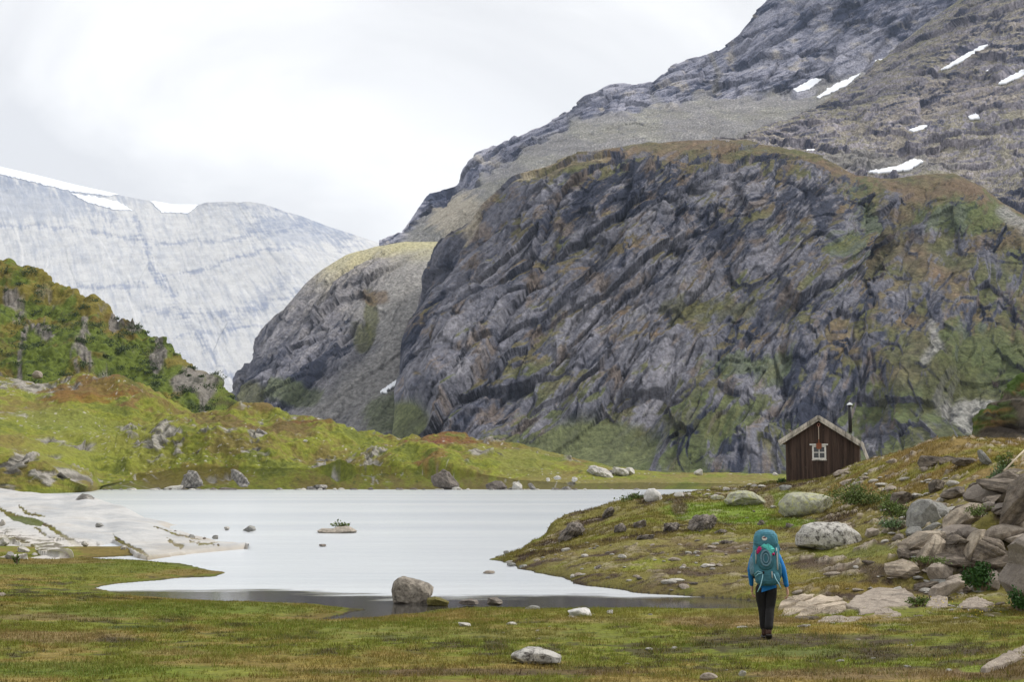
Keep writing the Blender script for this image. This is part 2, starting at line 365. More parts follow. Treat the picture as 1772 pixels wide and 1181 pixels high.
# -- cliff to the left with scree
def disp_nose(V, N):
    a, b = strata(V, math.radians(64), .05)
    h, tone, crack = crag(a, b, (60, 34, 18, 9, 4.5), .42, 111)
    px, py = proj(V[..., 0], V[..., 1], V[..., 2])
    edge = np.interp(py, [415, 470, 540, 600, 680, 760], [690, 660, 600, 640, 560, 440])
    scree = np.clip(sst(px - edge, -25, 40), 0, 1)
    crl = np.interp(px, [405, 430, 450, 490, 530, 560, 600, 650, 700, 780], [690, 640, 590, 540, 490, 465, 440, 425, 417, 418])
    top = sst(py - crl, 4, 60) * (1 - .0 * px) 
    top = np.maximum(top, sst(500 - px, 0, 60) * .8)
    return (h * 1.25 + fbm(a / 60, b / 22, 8, 4, .6, ridged=True) * 7) * (.5 + .5 * top) * (1 - .8 * scree), (a, b, tone, crack, scree, top)
def col_nose(V, V2, N, N2, px, py, aux):
    a, b, tone, crack, scree, top = aux
    c, n, n2, n3 = col_rock(a, b, tone, crack, 131)
    g = fbm(V[..., 0] / 50, V[..., 2] / 40, 144, 5, .6)
    hi = sst(640 - py, 0, 160)
    c = lerp(c, lerp(TAN, LITE, np.clip(.4 + n, 0, 1)) * (1 + .4 * n2[..., None]), np.clip((1 - top) * .95 * sst(px, 500, 620) + hi * .35 + .35 * n2 + .3 * n, 0, .92) * (1 - crack * .5).clip(0, 1))  # sunlight on the top and upper slope put into the colour
    c = lerp(c, SCREE * (1 + .5 * fbm(V[..., 0] / 5, V[..., 2] / 5, 150, 3)[..., None]) * (1 + .25 * hi[..., None]), scree * sst(.8 + n, 0, .6) * .85)
    c = lerp(c, C(.50, .46, .25), np.clip((1 - top) + .7 * g, 0, 1) * (1 - top) * .8 * sst(px, 520, 620))  # sunlit top painted in bright yellow
    for cx, cy, rx, ry, cc in ((640, 545, 12, 40, OLIVE), (625, 580, 18, 25, OLIVE), (680, 725, 60, 40, C(.10, .12, .05)), (510, 690, 50, 18, C(.10, .12, .05)), (440, 690, 25, 25, OLIVE), (650, 515, 24, 12, RUST * .8)):
        c = lerp(c, cc * (1 + .4 * n2[..., None]), blob(px, py, cx, cy, rx, ry, n * .8) * .75)
    return c
# -- back peak
def disp_back(V, N):
    a, b = strata(V, math.radians(35), .15)
    h, tone, crack = crag(a, b, (120, 60, 30, 15, 7.5), .4, 211, 2.2)
    px, py = proj(V[..., 0], V[..., 1], V[..., 2])
    foot = np.interp(px, [680, 740, 830, 900, 1000, 1100, 1200, 1300, 1400, 1500], [440, 360, 300, 258, 205, 190, 165, 160, 152, 120])
    scree = sst(py - foot + 25 * fbm(px / 50, py / 25, 7, 3), -6, 12)
    return h * (1 - .82 * scree), (a, b, tone, crack, scree)
def col_back(V, V2, N, N2, px, py, aux):
    a, b, tone, crack, scree = aux
    c, n, n2, n3 = col_rock(a, b, tone, crack, 231, 1.6)
    g = fbm(px / 40, py / 18, 244, 5, .6)
    c = lerp(c, TAN * .8, sst(g, .12, .5) * .5)
    s = lerp(C(.26, .25, .24), C(.27, .262, .225), sst(fbm(px / 90, py / 30, 250, 3), -.1, .3)) * (1 + .3 * fbm(px / 4, py / 3, 255, 3)[..., None]) * (1 + .5 * sst(noise(px / 2.5, py / 2, 256), .2, .5)[..., None]) * (.85 + .4 * fbm(px / 60, py / 12, 258, 4)[..., None])
    c = c * C(1.65, 1.67, 1.75); s = lerp(s, C(.15, .15, .16), sst(fbm(px / 14, py / 5, 257, 4, .6), .12, .35) * .7); c = lerp(c, s, scree * .9)  # rock made lighter and bluer: haze put into its colour
    c = lerp(c, SCREE, sst(7 - dline(px, py, [(1230, 95), (1245, 130), (1235, 150)]), 0, 5) * .7)
    c = lerp(c, lerp(TAN, SCREE, .4 + .0 * n) * (1 + .4 * n2[..., None]), blob(px, py, 800, 375, 55, 38, n * .7) * .85)  # sunlit slope painted as a tan patch
    return c
# -- right shoulder
def disp_sh(V, N):
    a, b = strata(V, math.radians(12), .12)
    h, tone, crack = crag(a + 30 * noise(a / 60, b / 40, 3), b + 18 * fbm(a / 70, b / 40, 4, 3), (70, 34, 16, 8, 4), .42, 311, 2.4); h = h + fbm(a / 60, b / 25, 6, 5, .6, ridged=True) * 9
    return h, (a, b, tone, crack)
def col_sh(V, V2, N, N2, px, py, aux):
    a, b, tone, crack = aux
    c, n, n2, n3 = col_rock(a, b, tone, crack, 331)
    c = c * C(1.12, 1.04, .98) * 1.9
    v = N2[..., 2] * 1.2 + n * .9 - .55
    vc = lerp(C(.20, .19, .10), C(.30, .26, .21), np.clip(.5 + 1.3 * n3, 0, 1)) * (1 + .5 * n2[..., None])
    c = lerp(c, vc, sst(v, 0, .35) * .8)
    c = lerp(c, SCREE * (1 + .4 * n2[..., None]), blob(px, py, 1520, 285, 120, 16, n) * .8)
    return c
lnF = [
 [(600, 800, 640), (740, 820, 640), (1000, 850, 600), (1300, 860, 560), (1500, 860, 520), (1772, 860, 480), (2400, 860, 460)],
 [(680, 770, 700), (740, 765, 690), (800, 790, 670), (950, 790, 660), (1000, 775, 670), (1060, 780, 660), (1300, 785, 640), (1500, 755, 640), (1772, 720, 600), (2400, 650, 560)],
 [(680, 762, 720), (690, 650, 800), (740, 600, 800), (900, 600, 780), (1100, 590, 780), (1300, 580, 780), (1500, 560, 780), (1650, 550, 760), (1772, 560, 740), (2400, 500, 700)],
 [(680, 761, 730), (700, 576, 880), (740, 510, 900), (850, 430, 900), (1000, 400, 890), (1150, 400, 880), (1300, 400, 880), (1420, 420, 900), (1500, 430, 960), (1600, 430, 900), (1772, 450, 860), (2400, 400, 800)],
 [(680, 760, 740), (700, 575, 900), (740, 499, 930), (790, 425, 950), (850, 365, 960), (900, 325, 960), (1000, 310, 950), (1150, 315, 940), (1300, 305, 940), (1400, 320, 960), (1490, 345, 1030), (1550, 350, 1000), (1650, 350, 960), (1772, 405, 900), (2400, 330, 860)],
 [(680, 760, 750), (692, 640, 860), (700, 574, 950), (740, 498, 1000), (790, 418, 1050), (850, 347, 1100), (900, 302, 1120), (1000, 267, 1150), (1100, 247, 1150), (1200, 240, 1150), (1290, 241, 1150), (1350, 254, 1150), (1420, 271, 1150), (1480, 302, 1150), (1540, 309, 1150), (1600, 299, 1130), (1650, 299, 1120), (1700, 324, 1100), (1740, 354, 1050), (1772, 371, 1030), (1900, 390, 1000), (2400, 300, 1000)]]
sheet('mountain_cliff', lnF, (676, 2400), 1.25, (80, 130, 120, 75, 45), M['bluff'], disp_front, col_front)
lnN = [
 [(380, 745, 900), (740, 800, 800), (900, 820, 800)],
 [(396, 716, 960), (450, 700, 940), (560, 715, 900), (660, 745, 860), (740, 775, 830), (900, 790, 830)],
 [(396, 715, 980), (430, 650, 1060), (455, 610, 1060), (520, 600, 1050), (600, 590, 1040), (680, 600, 1010), (740, 610, 1000), (900, 600, 1000)],
 [(396, 714, 1000), (430, 643, 1100), (470, 568, 1120), (500, 540, 1130), (560, 495, 1150), (620, 480, 1150), (700, 475, 1150), (760, 480, 1150), (900, 470, 1150)],
 [(396, 713, 1020), (405, 690, 1080), (430, 638, 1150), (450, 588, 1180), (470, 560, 1200), (490, 536, 1210), (530, 488, 1240), (560, 464, 1260), (600, 440, 1290), (650, 425, 1320), (700, 417, 1340), (780, 417, 1350), (900, 417, 1350)]]
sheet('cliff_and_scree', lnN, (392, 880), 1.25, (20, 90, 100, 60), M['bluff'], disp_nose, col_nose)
lnB = [
 [(640, 480, 1500), (800, 450, 1500), (850, 400, 1450), (900, 350, 1400), (1000, 300, 1400), (1300, 290, 1400), (1500, 340, 1400), (2400, 340, 1400)],
 [(660, 440, 1650), (740, 410, 1600), (830, 360, 1560), (900, 300, 1560), (1000, 250, 1560), (1100, 230, 1600), (1200, 225, 1650), (1300, 230, 1600), (1400, 240, 1650), (1600, 200, 1700), (2400, 100, 1700)],
 [(665, 425, 1700), (690, 415, 1750), (740, 375, 1750), (830, 305, 1800), (900, 262, 1850), (1000, 212, 1900), (1100, 190, 1950), (1200, 168, 2000), (1300, 165, 2000), (1400, 155, 2000), (1500, 125, 2000), (1700, 40, 2000), (2400, -100, 2000)],
 [(665, 424, 1750), (680, 417, 1800), (700, 394, 1850), (740, 333, 2000), (765, 325, 2000), (790, 320, 2050), (810, 290, 2100), (830, 269, 2150), (860, 261, 2150), (895, 240, 2200), (930, 222, 2200), (1000, 190, 2250), (1020, 171, 2250), (1060, 156, 2250), (1130, 142, 2300), (1175, 111, 2300), (1240, 87, 2300), (1280, 61, 2300), (1300, 38, 2300), (1318, 10, 2300), (1330, -5, 2300), (1400, -70, 2300), (1500, -150, 2300), (1772, -330, 2300), (2400, -500, 2300)]]
sheet('mountain_peak', lnB, (655, 2400), 1.25, (20, 90, 260), M['bluff'], disp_back, col_back, smv=4)
lnR = [
 [(1240, 340, 1200), (1500, 350, 1200), (1772, 420, 1150), (2400, 450, 1100)],
 [(1240, 290, 1260), (1300, 270, 1280), (1400, 280, 1290), (1500, 315, 1280), (1600, 305, 1270), (1700, 340, 1220), (1772, 380, 1180), (2400, 330, 1150)],
 [(1240, 265, 1300), (1300, 250, 1450), (1400, 232, 1470), (1500, 212, 1480), (1600, 200, 1480), (1772, 200, 1420), (2400, 150, 1400)],
 [(1240, 262, 1350), (1300, 243, 1550), (1400, 210, 1600), (1500, 170, 1620), (1600, 110, 1640), (1700, 80, 1620), (2400, -50, 1600)],
 [(1240, 260, 1400), (1270, 256, 1500), (1320, 228, 1650), (1380, 205, 1700), (1420, 188, 1750), (1480, 150, 1800), (1520, 108, 1850), (1560, 72, 1900), (1600, 40, 1900), (1650, 5, 1900), (1700, -40, 1900), (1772, -90, 1900), (2400, -300, 1900)]]
sheet('mountain_shoulder', lnR, (1235, 2400), 1.25, (16, 90, 90, 110), M['bluff'], disp_sh, col_sh)
# -- pale glaciated mountain
def disp_pale(V, N):
    a, b = strata(V, math.radians(-50), 0)
    h, tone, crack = crag(a / 1.6, b / 1.6, (70, 30, 13), .05, 411, 7, off=1)
    return h * 1.0, (a, b, tone, crack)
def col_pale(V, V2, N, N2, px, py, aux):
    a, b, tone, crack = aux
    n = fbm(a / 160, b / 16, 431, 5, .65); n2 = fbm(px / 30, py / 5 + px / 60, 433, 4, .6); n3 = fbm(a / 60, b / 7, 439, 4, .7)
    c = lerp(C(.53, .525, .515), C(.24, .27, .34), np.clip(.12 + .8 * n + .5 * n3 + .35 * sst(360 - py + px * .1, 0, 60), 0, 1))
    wob = 7 * fbm(px / 40, py / 40, 435, 3); bl = C(.17, .20, .29)
    for pts, w, s in (([(0, 390), (120, 395), (280, 422), (400, 415), (470, 400), (560, 385)], 5, .55), ([(90, 500), (230, 497), (330, 470), (430, 440), (520, 425)], 6, .6), ([(230, 370), (262, 460), (290, 500), (330, 565), (380, 635), (420, 670)], 9, .6),
                      ([(250, 540), (380, 545), (480, 520), (520, 505)], 9, .5), ([(0, 310), (90, 330), (190, 375)], 16, .4), ([(440, 400), (520, 385), (600, 410)], 24, .6), ([(310, 345), (360, 352), (460, 360), (500, 365)], 5, .5), ([(390, 570), (500, 480)], 22, .35), ([(300, 585), (400, 570), (460, 560)], 4, .5)):
        c = lerp(c, bl, sst(w - dline(px + wob, py + wob, pts) + w * 2.2 * n3 + w * 1.6 * n2 + w * n, 0, w * 1.5) * s * 1.15)
    c = lerp(c, bl, sst(fbm(a / 120, b / 7, 441, 4, .6), .15, .5) * .35)
    c = lerp(c, C(.26, .29, .36), np.maximum(blob(px, py, 40, 350, 130, 35, n), blob(px, py, 520, 400, 90, 26, n)) * .45)
    top = sst(370 - py, 0, 40) * sst(px, 200, 330)
    c = lerp(c, C(.42, .41, .39), top * .7)
    return c
cr = [(-500, 200), (-100, 262), (0, 285), (60, 299), (130, 317), (210, 335), (300, 352), (340, 352), (360, 347), (385, 346), (430, 347), (455, 350), (490, 362), (520, 371), (570, 390), (620, 406), (665, 421), (720, 440)]
lnP = [[(-500, 800, 3400), (720, 800, 3400)], [(-500, 640, 3900), (0, 640, 3900), (300, 620, 3900), (720, 600, 3900)],
       [(-500, 400, 4800), (0, 440, 4800), (300, 440, 4800), (500, 440, 4700), (720, 500, 4500)], [(x, y, 5600) for x, y in cr]]
sheet('pale_mountain', lnP, (-500, 720), 1.3, (60, 150, 110), M['pale'], disp_pale, col_pale, smv=10)

# snow lies flush on the slopes built above
# -- left green hill
def disp_lh(V, N):
    a, b = strata(V, math.radians(-65), .1)
    f, e, r = facet((a + 4 * fbm(a / 9, b / 9, 5)) / 16, b / 4.2, 511, 1.0)
    rock = sst(fbm(a / 20, b / 6, 515, 4) + .3 * (r - .5), .17, .36)
    px, py = proj(V[..., 0], V[..., 1], V[..., 2])
    h = fbm(V[..., 0] / 22, V[..., 2] / 16, 517, 5, .55) * 7 + f * 1.0 * rock + np.abs(fbm(V[..., 0] / 5, V[..., 2] / 3.4, 519, 3)) * 2.4
    rock = np.maximum(rock * sst(py, 480, 540), np.maximum(blob(px, py, 325, 670, 26, 24, .5 * noise(a / 9, b / 3, 3)), np.maximum(blob(px, py, 20, 515, 18, 14, .5 * noise(a / 9, b / 3, 4)), blob(px, py, 232, 560, 18, 10))))
    return h, (a, b, rock, r)
def col_lh(V, V2, N, N2, px, py, aux):
    a, b, rock, r = aux
    n = fbm(V[..., 0] / 14, V[..., 2] / 9, 531, 5, .6); n2 = fbm(V[..., 0] / 4, V[..., 2] / 2.4, 533, 4, .6); n3 = fbm(V[..., 0] / 30, V[..., 2] / 20, 537, 3)
    c = lerp(C(.10, .13, .022), C(.045, .065, .018), sst(n2 + .3 * n, 0., .35))
    c = lerp(c, C(.17, .135, .03), sst(n + .35 * n2 + .35 * sst(620 - py, 0, 120), .12, .42) * .85)
    c = lerp(c, C(.13, .08, .03), sst(n3 + .4 * n2, .15, .5) * .45)
    c = lerp(c, lerp(C(.20, .18, .165), C(.07, .065, .06), sst(fbm(a / 6, b / 1.2, 539, 3), -.1, .4)), rock * .92)
    return c
lh = [(-900, 420), (-200, 440), (0, 457), (22, 458), (50, 468), (100, 497), (130, 512), (160, 521), (190, 545), (204, 556), (214, 551), (230, 548), (250, 560), (270, 574), (290, 587), (300, 598), (312, 622), (335, 644), (355, 662), (375, 680), (398, 690), (406, 705), (420, 740), (520, 780)]
lnL = [[(-900, 780, 405), (420, 790, 405), (520, 800, 405)], [(-900, 700, 425), (0, 690, 425), (250, 720, 425), (400, 740, 425), (520, 790, 415)],
       [(-900, 600, 455), (0, 590, 455), (150, 605, 455), (250, 640, 450), (330, 680, 440), (400, 730, 430), (520, 785, 425)], [(x, y, 505 - max(0, x) * .12) for x, y in lh]]
sheet('green_hill', lnL, (-900, 520), 1.4, (40, 110, 130), M['hill'], disp_lh, col_lh, smv=3)

# -- moraine hills beyond the lake
def disp_mo(V, N):
    x, y = V[..., 0], V[..., 1]
    px, py = proj(x, y, V[..., 2])
    q = fbm(x / 24, y / 30, 611, 5, .5); q2 = fbm(x / 7, y / 9, 613, 4, .55)
    m = sst(846.5 - py, 0, 42) * (.35 + .65 * sst(1050 - px, 0, 400)) * (.45 + .55 * sst(px, 60, 260))
    h = (q * 6.5 + q2 * 1.9 + np.maximum(fbm(x / 3, y / 4 + V[..., 2] / 2, 615, 3), 0) * .7) * m
    a, b = strata(V, math.radians(-50), 0)
    f, e, r = facet(a / 5, b / 2., 619, 1.)
    rock = sst(fbm(x / 13, V[..., 2] / 5 + y / 40, 617, 4, .6), .26, .4) * sst(1150 - px, 0, 200)
    sp = 0
    for cx, cy, rx, ry in ((60, 665, 80, 14), (285, 765, 45, 30), (440, 762, 20, 26), (640, 800, 24, 20), (570, 800, 25, 14), (90, 825, 90, 14), (30, 800, 40, 14), (220, 740, 20, 18)):
        sp = np.maximum(sp, blob(px, py, cx, cy, rx * .8, ry * .8, 2.6 * fbm(x / 4, V[..., 2] / 2 + y / 12, 618, 4) - .25))
    rock = np.maximum(rock, sp)
    return h + f * 1.2 * rock, (rock, q, q2, r)
def col_mo(V, V2, N, N2, px, py, aux):
    rock, q, q2, r = aux; x, y, z = V[..., 0], V[..., 1], V[..., 2]
    n = fbm(x / 16, z / 5 + y / 30, 631, 5, .6); n2 = fbm(x / 3, z / 1.2 + y / 9, 633, 4, .6)
    n4 = fbm(x / 1.3, z / .6 + y / 5, 635, 3, .6)
    c = lerp(C(.19, .205, .028), C(.165, .135, .04), sst(n + .5 * n2, -.2, .25)) * (1 + .28 * n4[..., None])
    c = lerp(c, C(.065, .085, .025), sst(-n - .5 * n2 - .3 * q2, .05, .4) * .5)
    c = lerp(c, C(.05, .09, .02), sst(n2 - .25, 0, .2) * sst(py, 790, 835) * .7)
    h1 = np.interp(px, [0, 110, 160, 260, 400, 560, 620, 760, 860, 1000], [650, 652, 650, 685, 700, 725, 745, 755, 765, 800])
    c = lerp(c, C(.14, .09, .035), sst(12 - (py - h1) + 18 * n + 8 * n2, 0, 14) * .6)
    for cx, cy, rx, ry, cc in ((160, 672, 85, 16, C(.15, .08, .032)), (215, 705, 30, 10, C(.16, .08, .04)), (150, 693, 60, 8, C(.17, .09, .02)), (370, 735, 60, 16, C(.12, .075, .035)), (500, 738, 50, 8, C(.12, .08, .035)), (755, 772, 38, 6, C(.17, .05, .035)), (785, 760, 38, 5, C(.15, .06, .025)), (748, 806, 32, 13, C(.17, .085, .035)), (560, 735, 40, 6, C(.12, .06, .02)),
                               (190, 770, 110, 40, C(.19, .205, .035)), (110, 730, 90, 16, C(.165, .185, .04)), (350, 820, 90, 14, C(.16, .13, .03)), (240, 672, 40, 8, C(.075, .09, .02)), (900, 800, 60, 20, C(.165, .17, .04)), (1100, 835, 130, 10, C(.18, .16, .05)), (1260, 835, 100, 12, C(.18, .15, .05))):
        c = lerp(c, cc * (1 + .3 * n2[..., None]), blob(px, py, cx, cy, rx, ry, n * 1.4 + n2 * .8) * .72)
    c = lerp(c, C(.38, .36, .33), sst(fbm(x / 1.1, z / .6 + y / 6, 637, 2), .42, .5) * sst(noise(x / 20, y / 20, 5), -.1, .3) * .8)
    gr = lerp(C(.30, .28, .255), C(.12, .11, .10), sst(fbm(x / 2.2, z / 1.3 + y / 8, 641, 3), -.1, .25))
    c = lerp(c, gr, rock * .9)
    return c
def sh(px, z=-.25): return [(x, y, Dz(y, 0)) for x, y in px]
lnM = [[(x, y, Dz(y - 0.0, -.3) * 1.0) for x, y in [(-900, 868), (0, 858), (90, 857.5), (130, 856), (158, 853.5), (166, 852), (178, 848.6), (230, 848.4), (1100, 848.4), (1500, 848), (2000, 848)]],
 [(-900, 790, 250), (0, 785, 250), (60, 798, 255), (110, 825, 258), (150, 843, 265), (175, 842, 322), (300, 812, 335), (400, 808, 335), (500, 812, 335), (600, 815, 335), (760, 812, 335), (900, 832, 330), (1000, 838, 330), (1100, 836, 335), (1250, 838, 335), (1500, 838, 335), (2000, 838, 335)],
 [(-900, 740, 330), (0, 745, 330), (100, 772, 335), (200, 782, 345), (300, 762, 345), (400, 752, 345), (480, 762, 345), (560, 770, 350), (650, 780, 350), (750, 778, 350), (850, 786, 350), (950, 804, 345), (1050, 821, 345), (1150, 828, 350), (1300, 830, 360), (2000, 830, 360)],
 [(-900, 640, 390), (0, 650, 390), (60, 666, 390), (110, 654, 390), (160, 652, 390), (220, 670, 390), (280, 688, 390), (340, 704, 390), (400, 701, 385), (450, 706, 385), (500, 721, 380), (560, 726, 380), (620, 744, 380), (700, 757, 380), (760, 756, 380), (800, 754, 380), (850, 763, 380), (900, 774, 380), (940, 784, 380), (1000, 796, 380), (1050, 806, 380), (1100, 815, 390), (1200, 820, 400), (1300, 821, 400), (1400, 821, 400), (2000, 822, 400)]]
sheet('moraine_hills', lnM, (-900, 2000), 1.4, (70, 70, 100), M['hill'], disp_mo, col_mo, smu=3, smv=2)

# -- dark rocky hillside at the far right
def disp_dr(V, N):
    a, b = strata(V, math.radians(40), .0)
    h, tone, crack = crag(a * 8, b * 8, (30, 14, 6), .5, 711, 2.)
    rock = sst(fbm(a / 3, b / 1.4, 715, 4), -.08, .15) * sst(b * 0 + V[..., 2], 3.2, 5.5)
    return h / 8 * 2.2 * (.25 + .75 * rock) + fbm(V[..., 0] / 2, V[..., 2] / 1.5, 716, 4) * .4, (a, b, tone, crack, rock)
def col_dr(V, V2, N, N2, px, py, aux):
    a, b, tone, crack, rock = aux; n = fbm(a / 2, b / .7, 731, 5, .6)
    c = lerp(C(.06, .095, .02), C(.15, .09, .03), sst(n, 0, .35))
    return lerp(c, lerp(C(.12, .095, .075), C(.03, .026, .024), sst(n - .4 * tone, -.15, .25)), rock * .92)
lnD = [[(1600, 850, 100), (2400, 850, 90)], [(1655, 815, 108), (1700, 790, 108), (1772, 780, 100), (2400, 700, 95)], [(1655, 812, 112), (1684, 752, 112), (1695, 722, 112), (1712, 700, 112), (1730, 684, 112), (1745, 662, 112), (1760, 654, 112), (1772, 648, 112), (1900, 600, 112), (2400, 480, 112)]]
sheet('rocky_hillside', lnD, (1650, 2400), 1.2, (40, 130), M['hill'], disp_dr, col_dr, smu=2, smv=2)

# ------------------------------------------------------------ snow patches
def snow(src, poly, label, lift=2.0, w=4):
    g = GR[src]; m = inpoly(g['px'] + 1.6 * noise(g['px'] / 7, g['py'] / 7, 3), g['py'] + 1.5 * noise(g['px'] / 6, g['py'] / 4, 4), poly)
    R = np.arange(m.shape[0])[:, None] + 0 * m; m &= R < g['crest'] + 14
    q = m[:-1, :-1] & m[1:, :-1] & m[:-1, 1:] & m[1:, 1:]
    left = {(int(a), int(b)) for a, b in zip(*np.nonzero(q))}; best = set()          # keep the one largest piece
    while left:
        st_ = [left.pop()]; comp = set(st_)
        while st_:
            a, b = st_.pop()
            for nb_ in ((a + 1, b), (a - 1, b), (a, b + 1), (a, b - 1)):
                if nb_ in left: left.remove(nb_); comp.add(nb_); st_.append(nb_)
        if len(comp) > len(best): best = comp
    q = np.zeros_like(q)
    for a, b in best: q[a, b] = True
    if q.sum() < 3: print('snow empty', label); return
    r, c = np.nonzero(q); r0, r1, c0, c1 = r.min(), r.max() + 2, c.min(), c.max() + 2
    Vs = gsm(gsm(g['V'][max(r0 - 8, 0):r1 + 8, max(c0 - 8, 0):c1 + 8], 2, 0), 2, 1)
    Vs = Vs[r0 - max(r0 - 8, 0):, c0 - max(c0 - 8, 0):][:r1 - r0, :c1 - c0] + g['N'][r0:r1, c0:c1] * lift * .35
    idx = np.arange((r1 - r0) * (c1 - c0)).reshape(r1 - r0, c1 - c0); rr, cc = r - r0, c - c0
    Fq = np.stack([idx[rr, cc], idx[rr, cc + 1], idx[rr + 1, cc + 1], idx[rr + 1, cc]], -1)
    used, inv = np.unique(Fq, return_inverse=True)
    Vu = Vs.reshape(-1, 3)[used]; cen = Vu.mean(0)
    o = mesh_np('snow_patch', Vu - cen, inv.reshape(Fq.shape), M['snow']); o.location = cen
    sm = o.modifiers.new('thick', 'SOLIDIFY'); sm.thickness = -lift * .3; sm.offset = 1
    tag(o, label, 'snow patch', 'old snow patches on the mountains')
for q in SNOW: snow(*q)

# ------------------------------------------------------------ near ground
def W(px, D): return ((px - CX) / F / cP * D, D)
def WZ(px, py): D = float(Dz(py, 0)); t, _ = ts(px, py); return (float(t) * D, D)
shore = [WZ(*p) for p in [(165, 1019), (200, 1028), (300, 1038), (400, 1042), (480, 1044), (560, 1050), (635, 1056), (600, 1062), (545, 1073), (640, 1071), (690, 1064), (760, 1057), (850, 1053), (1000, 1054), (1150, 1054), (1290, 1054), (1335, 1050), (1345, 1043), (1300, 1039.5), (1200, 1034), (1100, 1027), (1060, 1021), (1000, 1011), (960, 999), (925, 988), (890, 981), (868, 975), (858, 968), (880, 959), (905, 949)]]
shore += [W(*p) for p in [(935, 64), (960, 66), (985, 67), (1030, 68), (1085, 69), (1150, 71), (1200, 74), (1235, 90), (1238, 200), (1226, 318), (1226, 460), (-1600, 460), (-1600, 66), (0, 62), (200, 61), (400, 63)]]
shore += [WZ(*p) for p in [(430, 941), (380, 945.5), (300, 954), (255, 961), (225, 963), (150, 967), (225, 969.5), (300, 976), (360, 985), (388, 993), (370, 998), (300, 1003), (200, 1010)]]
gp = []
def gpt(px, py, D): t, s = ts(px, py); gp.append((float(t), D, CAMZ + float(s) * D))
def gpz(px, z, D): gp.append(((px - CX) / F / cP, D, z))
for px in (-1500, -600, 0, 400, 800, 1200):
    for D, z in ((3, 1.35), (7, .95), (12, .6), (17, .46), (22, .36), (28, .28), (34, .2)): gpz(px, z, D)
for px in (1600, 2200, 3300):
    for D, z in ((3, 1.5), (7, 1.2), (12, .95)): gpz(px, z + (px - 1600) * .0004, D)
for px in (-1500, -600, 0, 200): gpz(px, .16, 42); gpz(px, .16, 50); gpz(px, .3, 58); gpz(px, .4, 70)
for q in [(860, 966, 52), (900, 960, 54), (1000, 990, 42), (1000, 940, 52), (960, 931, 60), (985, 906, 62), (1030, 899, 63), (1046, 883, 63.5), (1085, 869, 64.5), (1130, 863, 65.5), (1180, 858, 67), (1230, 853, 69), (1270, 846, 74), (1320, 838, 82), (1100, 1000, 38.5), (1100, 940, 47), (1100, 900, 55), (1200, 1010, 37), (1200, 960, 44), (1200, 905, 54), (1200, 880, 60), (1300, 1010, 36.5), (1300, 960, 43), (1300, 900, 53), (1290, 874, 59), (1250, 860, 64),
          (1325, 1105, 23.4), (1345, 1045, 33), (1400, 1045, 31.5), (1420, 1000, 36.5), (1433, 946, 44.5), (1350, 940, 45), (1393, 888, 55), (1362, 836, 66), (1335, 838, 66), (1400, 834, 65.5), (1425, 829, 64.5), (1450, 818, 64), (1475, 806, 63.5), (1492, 797, 63), (1430, 855, 59), (1460, 872, 54), (1500, 855, 54), (1460, 832, 60), (1550, 786, 60), (1560, 830, 54), (1600, 772, 58), (1625, 761, 57.5), (1660, 758, 57), (1700, 772, 55), (1740, 797, 52), (1700, 800, 50), (1560, 880, 48), (1600, 870, 46), (1650, 832, 48), (1690, 835, 45), (1772, 812, 44), (1500, 905, 46), (1540, 945, 39), (1600, 918, 40), (1650, 960, 34.5), (1700, 930, 33.5), (1772, 850, 37), (1772, 900, 31), (1500, 1000, 34.5), (1600, 1000, 31), (1700, 1000, 28.5), (1772, 1050, 24.6), (1650, 1050, 26.5), (1550, 1040, 28), (1450, 1060, 28.2), (1450, 1110, 22.8), (1600, 1100, 23), (1700, 1100, 22.3), (1772, 1110, 21), (1500, 1160, 19), (1650, 1170, 17.8), (1772, 1165, 17.6), (1830, 1120, 19), (1900, 900, 30), (2000, 1000, 20)]: gpt(*q)
for q in [(1300, 2.0, 100), (1400, 2.6, 90), (1500, 2.8, 80), (1700, 2.8, 80), (2000, 3.5, 70), (2600, 6, 60), (1300, 1.2, 200), (1700, 2.5, 200), (1300, .6, 300), (2600, 5, 300), (2600, 5, 30), (3300, 4, 15)]: gpz(*q)
gp = np.array(gp)
def rk(t, D): return t * 1.6, np.log(D) * 1.0
A, B = rk(gp[:, 0], gp[:, 1]); n_ = len(gp)
K = np.hypot(A[:, None] - A, B[:, None] - B); K[np.diag_indices(n_)] -= .004
Wt = np.linalg.solve(K, gp[:, 2] - gp[:, 2].mean()); gm = gp[:, 2].mean()
gpx = np.concatenate([np.linspace(-1600, -60, 40, endpoint=False), np.arange(-60, 1832, 1.9), np.linspace(1832, 3400, 40)])
gt = (gpx - CX) / F / cP; gD = np.exp(np.linspace(math.log(3), math.log(330), 1150)); gl0 = math.log(3); gl1 = math.log(330)
T, DD = np.meshgrid(gt, gD)
E = np.full(T.shape, gm, f32); TA, TB = rk(T.astype(f32), DD.astype(f32))
for a_, b_, w_ in zip(A, B, Wt): E += f32(w_) * np.sqrt((TA - f32(a_)) ** 2 + (TB - f32(b_)) ** 2)
X = T * DD; Y = DD
wx = X + .35 * fbm(X / 2.2, Y / 3, 901, 4) * np.clip(Y / 30, .5, 2); wy = Y + .5 * fbm(X / 1.7, Y / 2.5, 902, 4)
dsh = dline(wx, wy, shore, True); ins = inpoly(wx, wy, shore); sd = np.where(ins, -dsh, dsh)
px_, _ = proj(X, Y, 0 * X)
pen = sst(px_, 780, 860) * sst(Y, 33.5, 36)
backs = sst(Y, 60, 64) * (px_ > 880)
slope = .05 + .30 * pen + 1.3 * backs
rough_ = pen * .8 + sst(px_, 1350, 1500) * .9 * sst(Y, 22, 30)
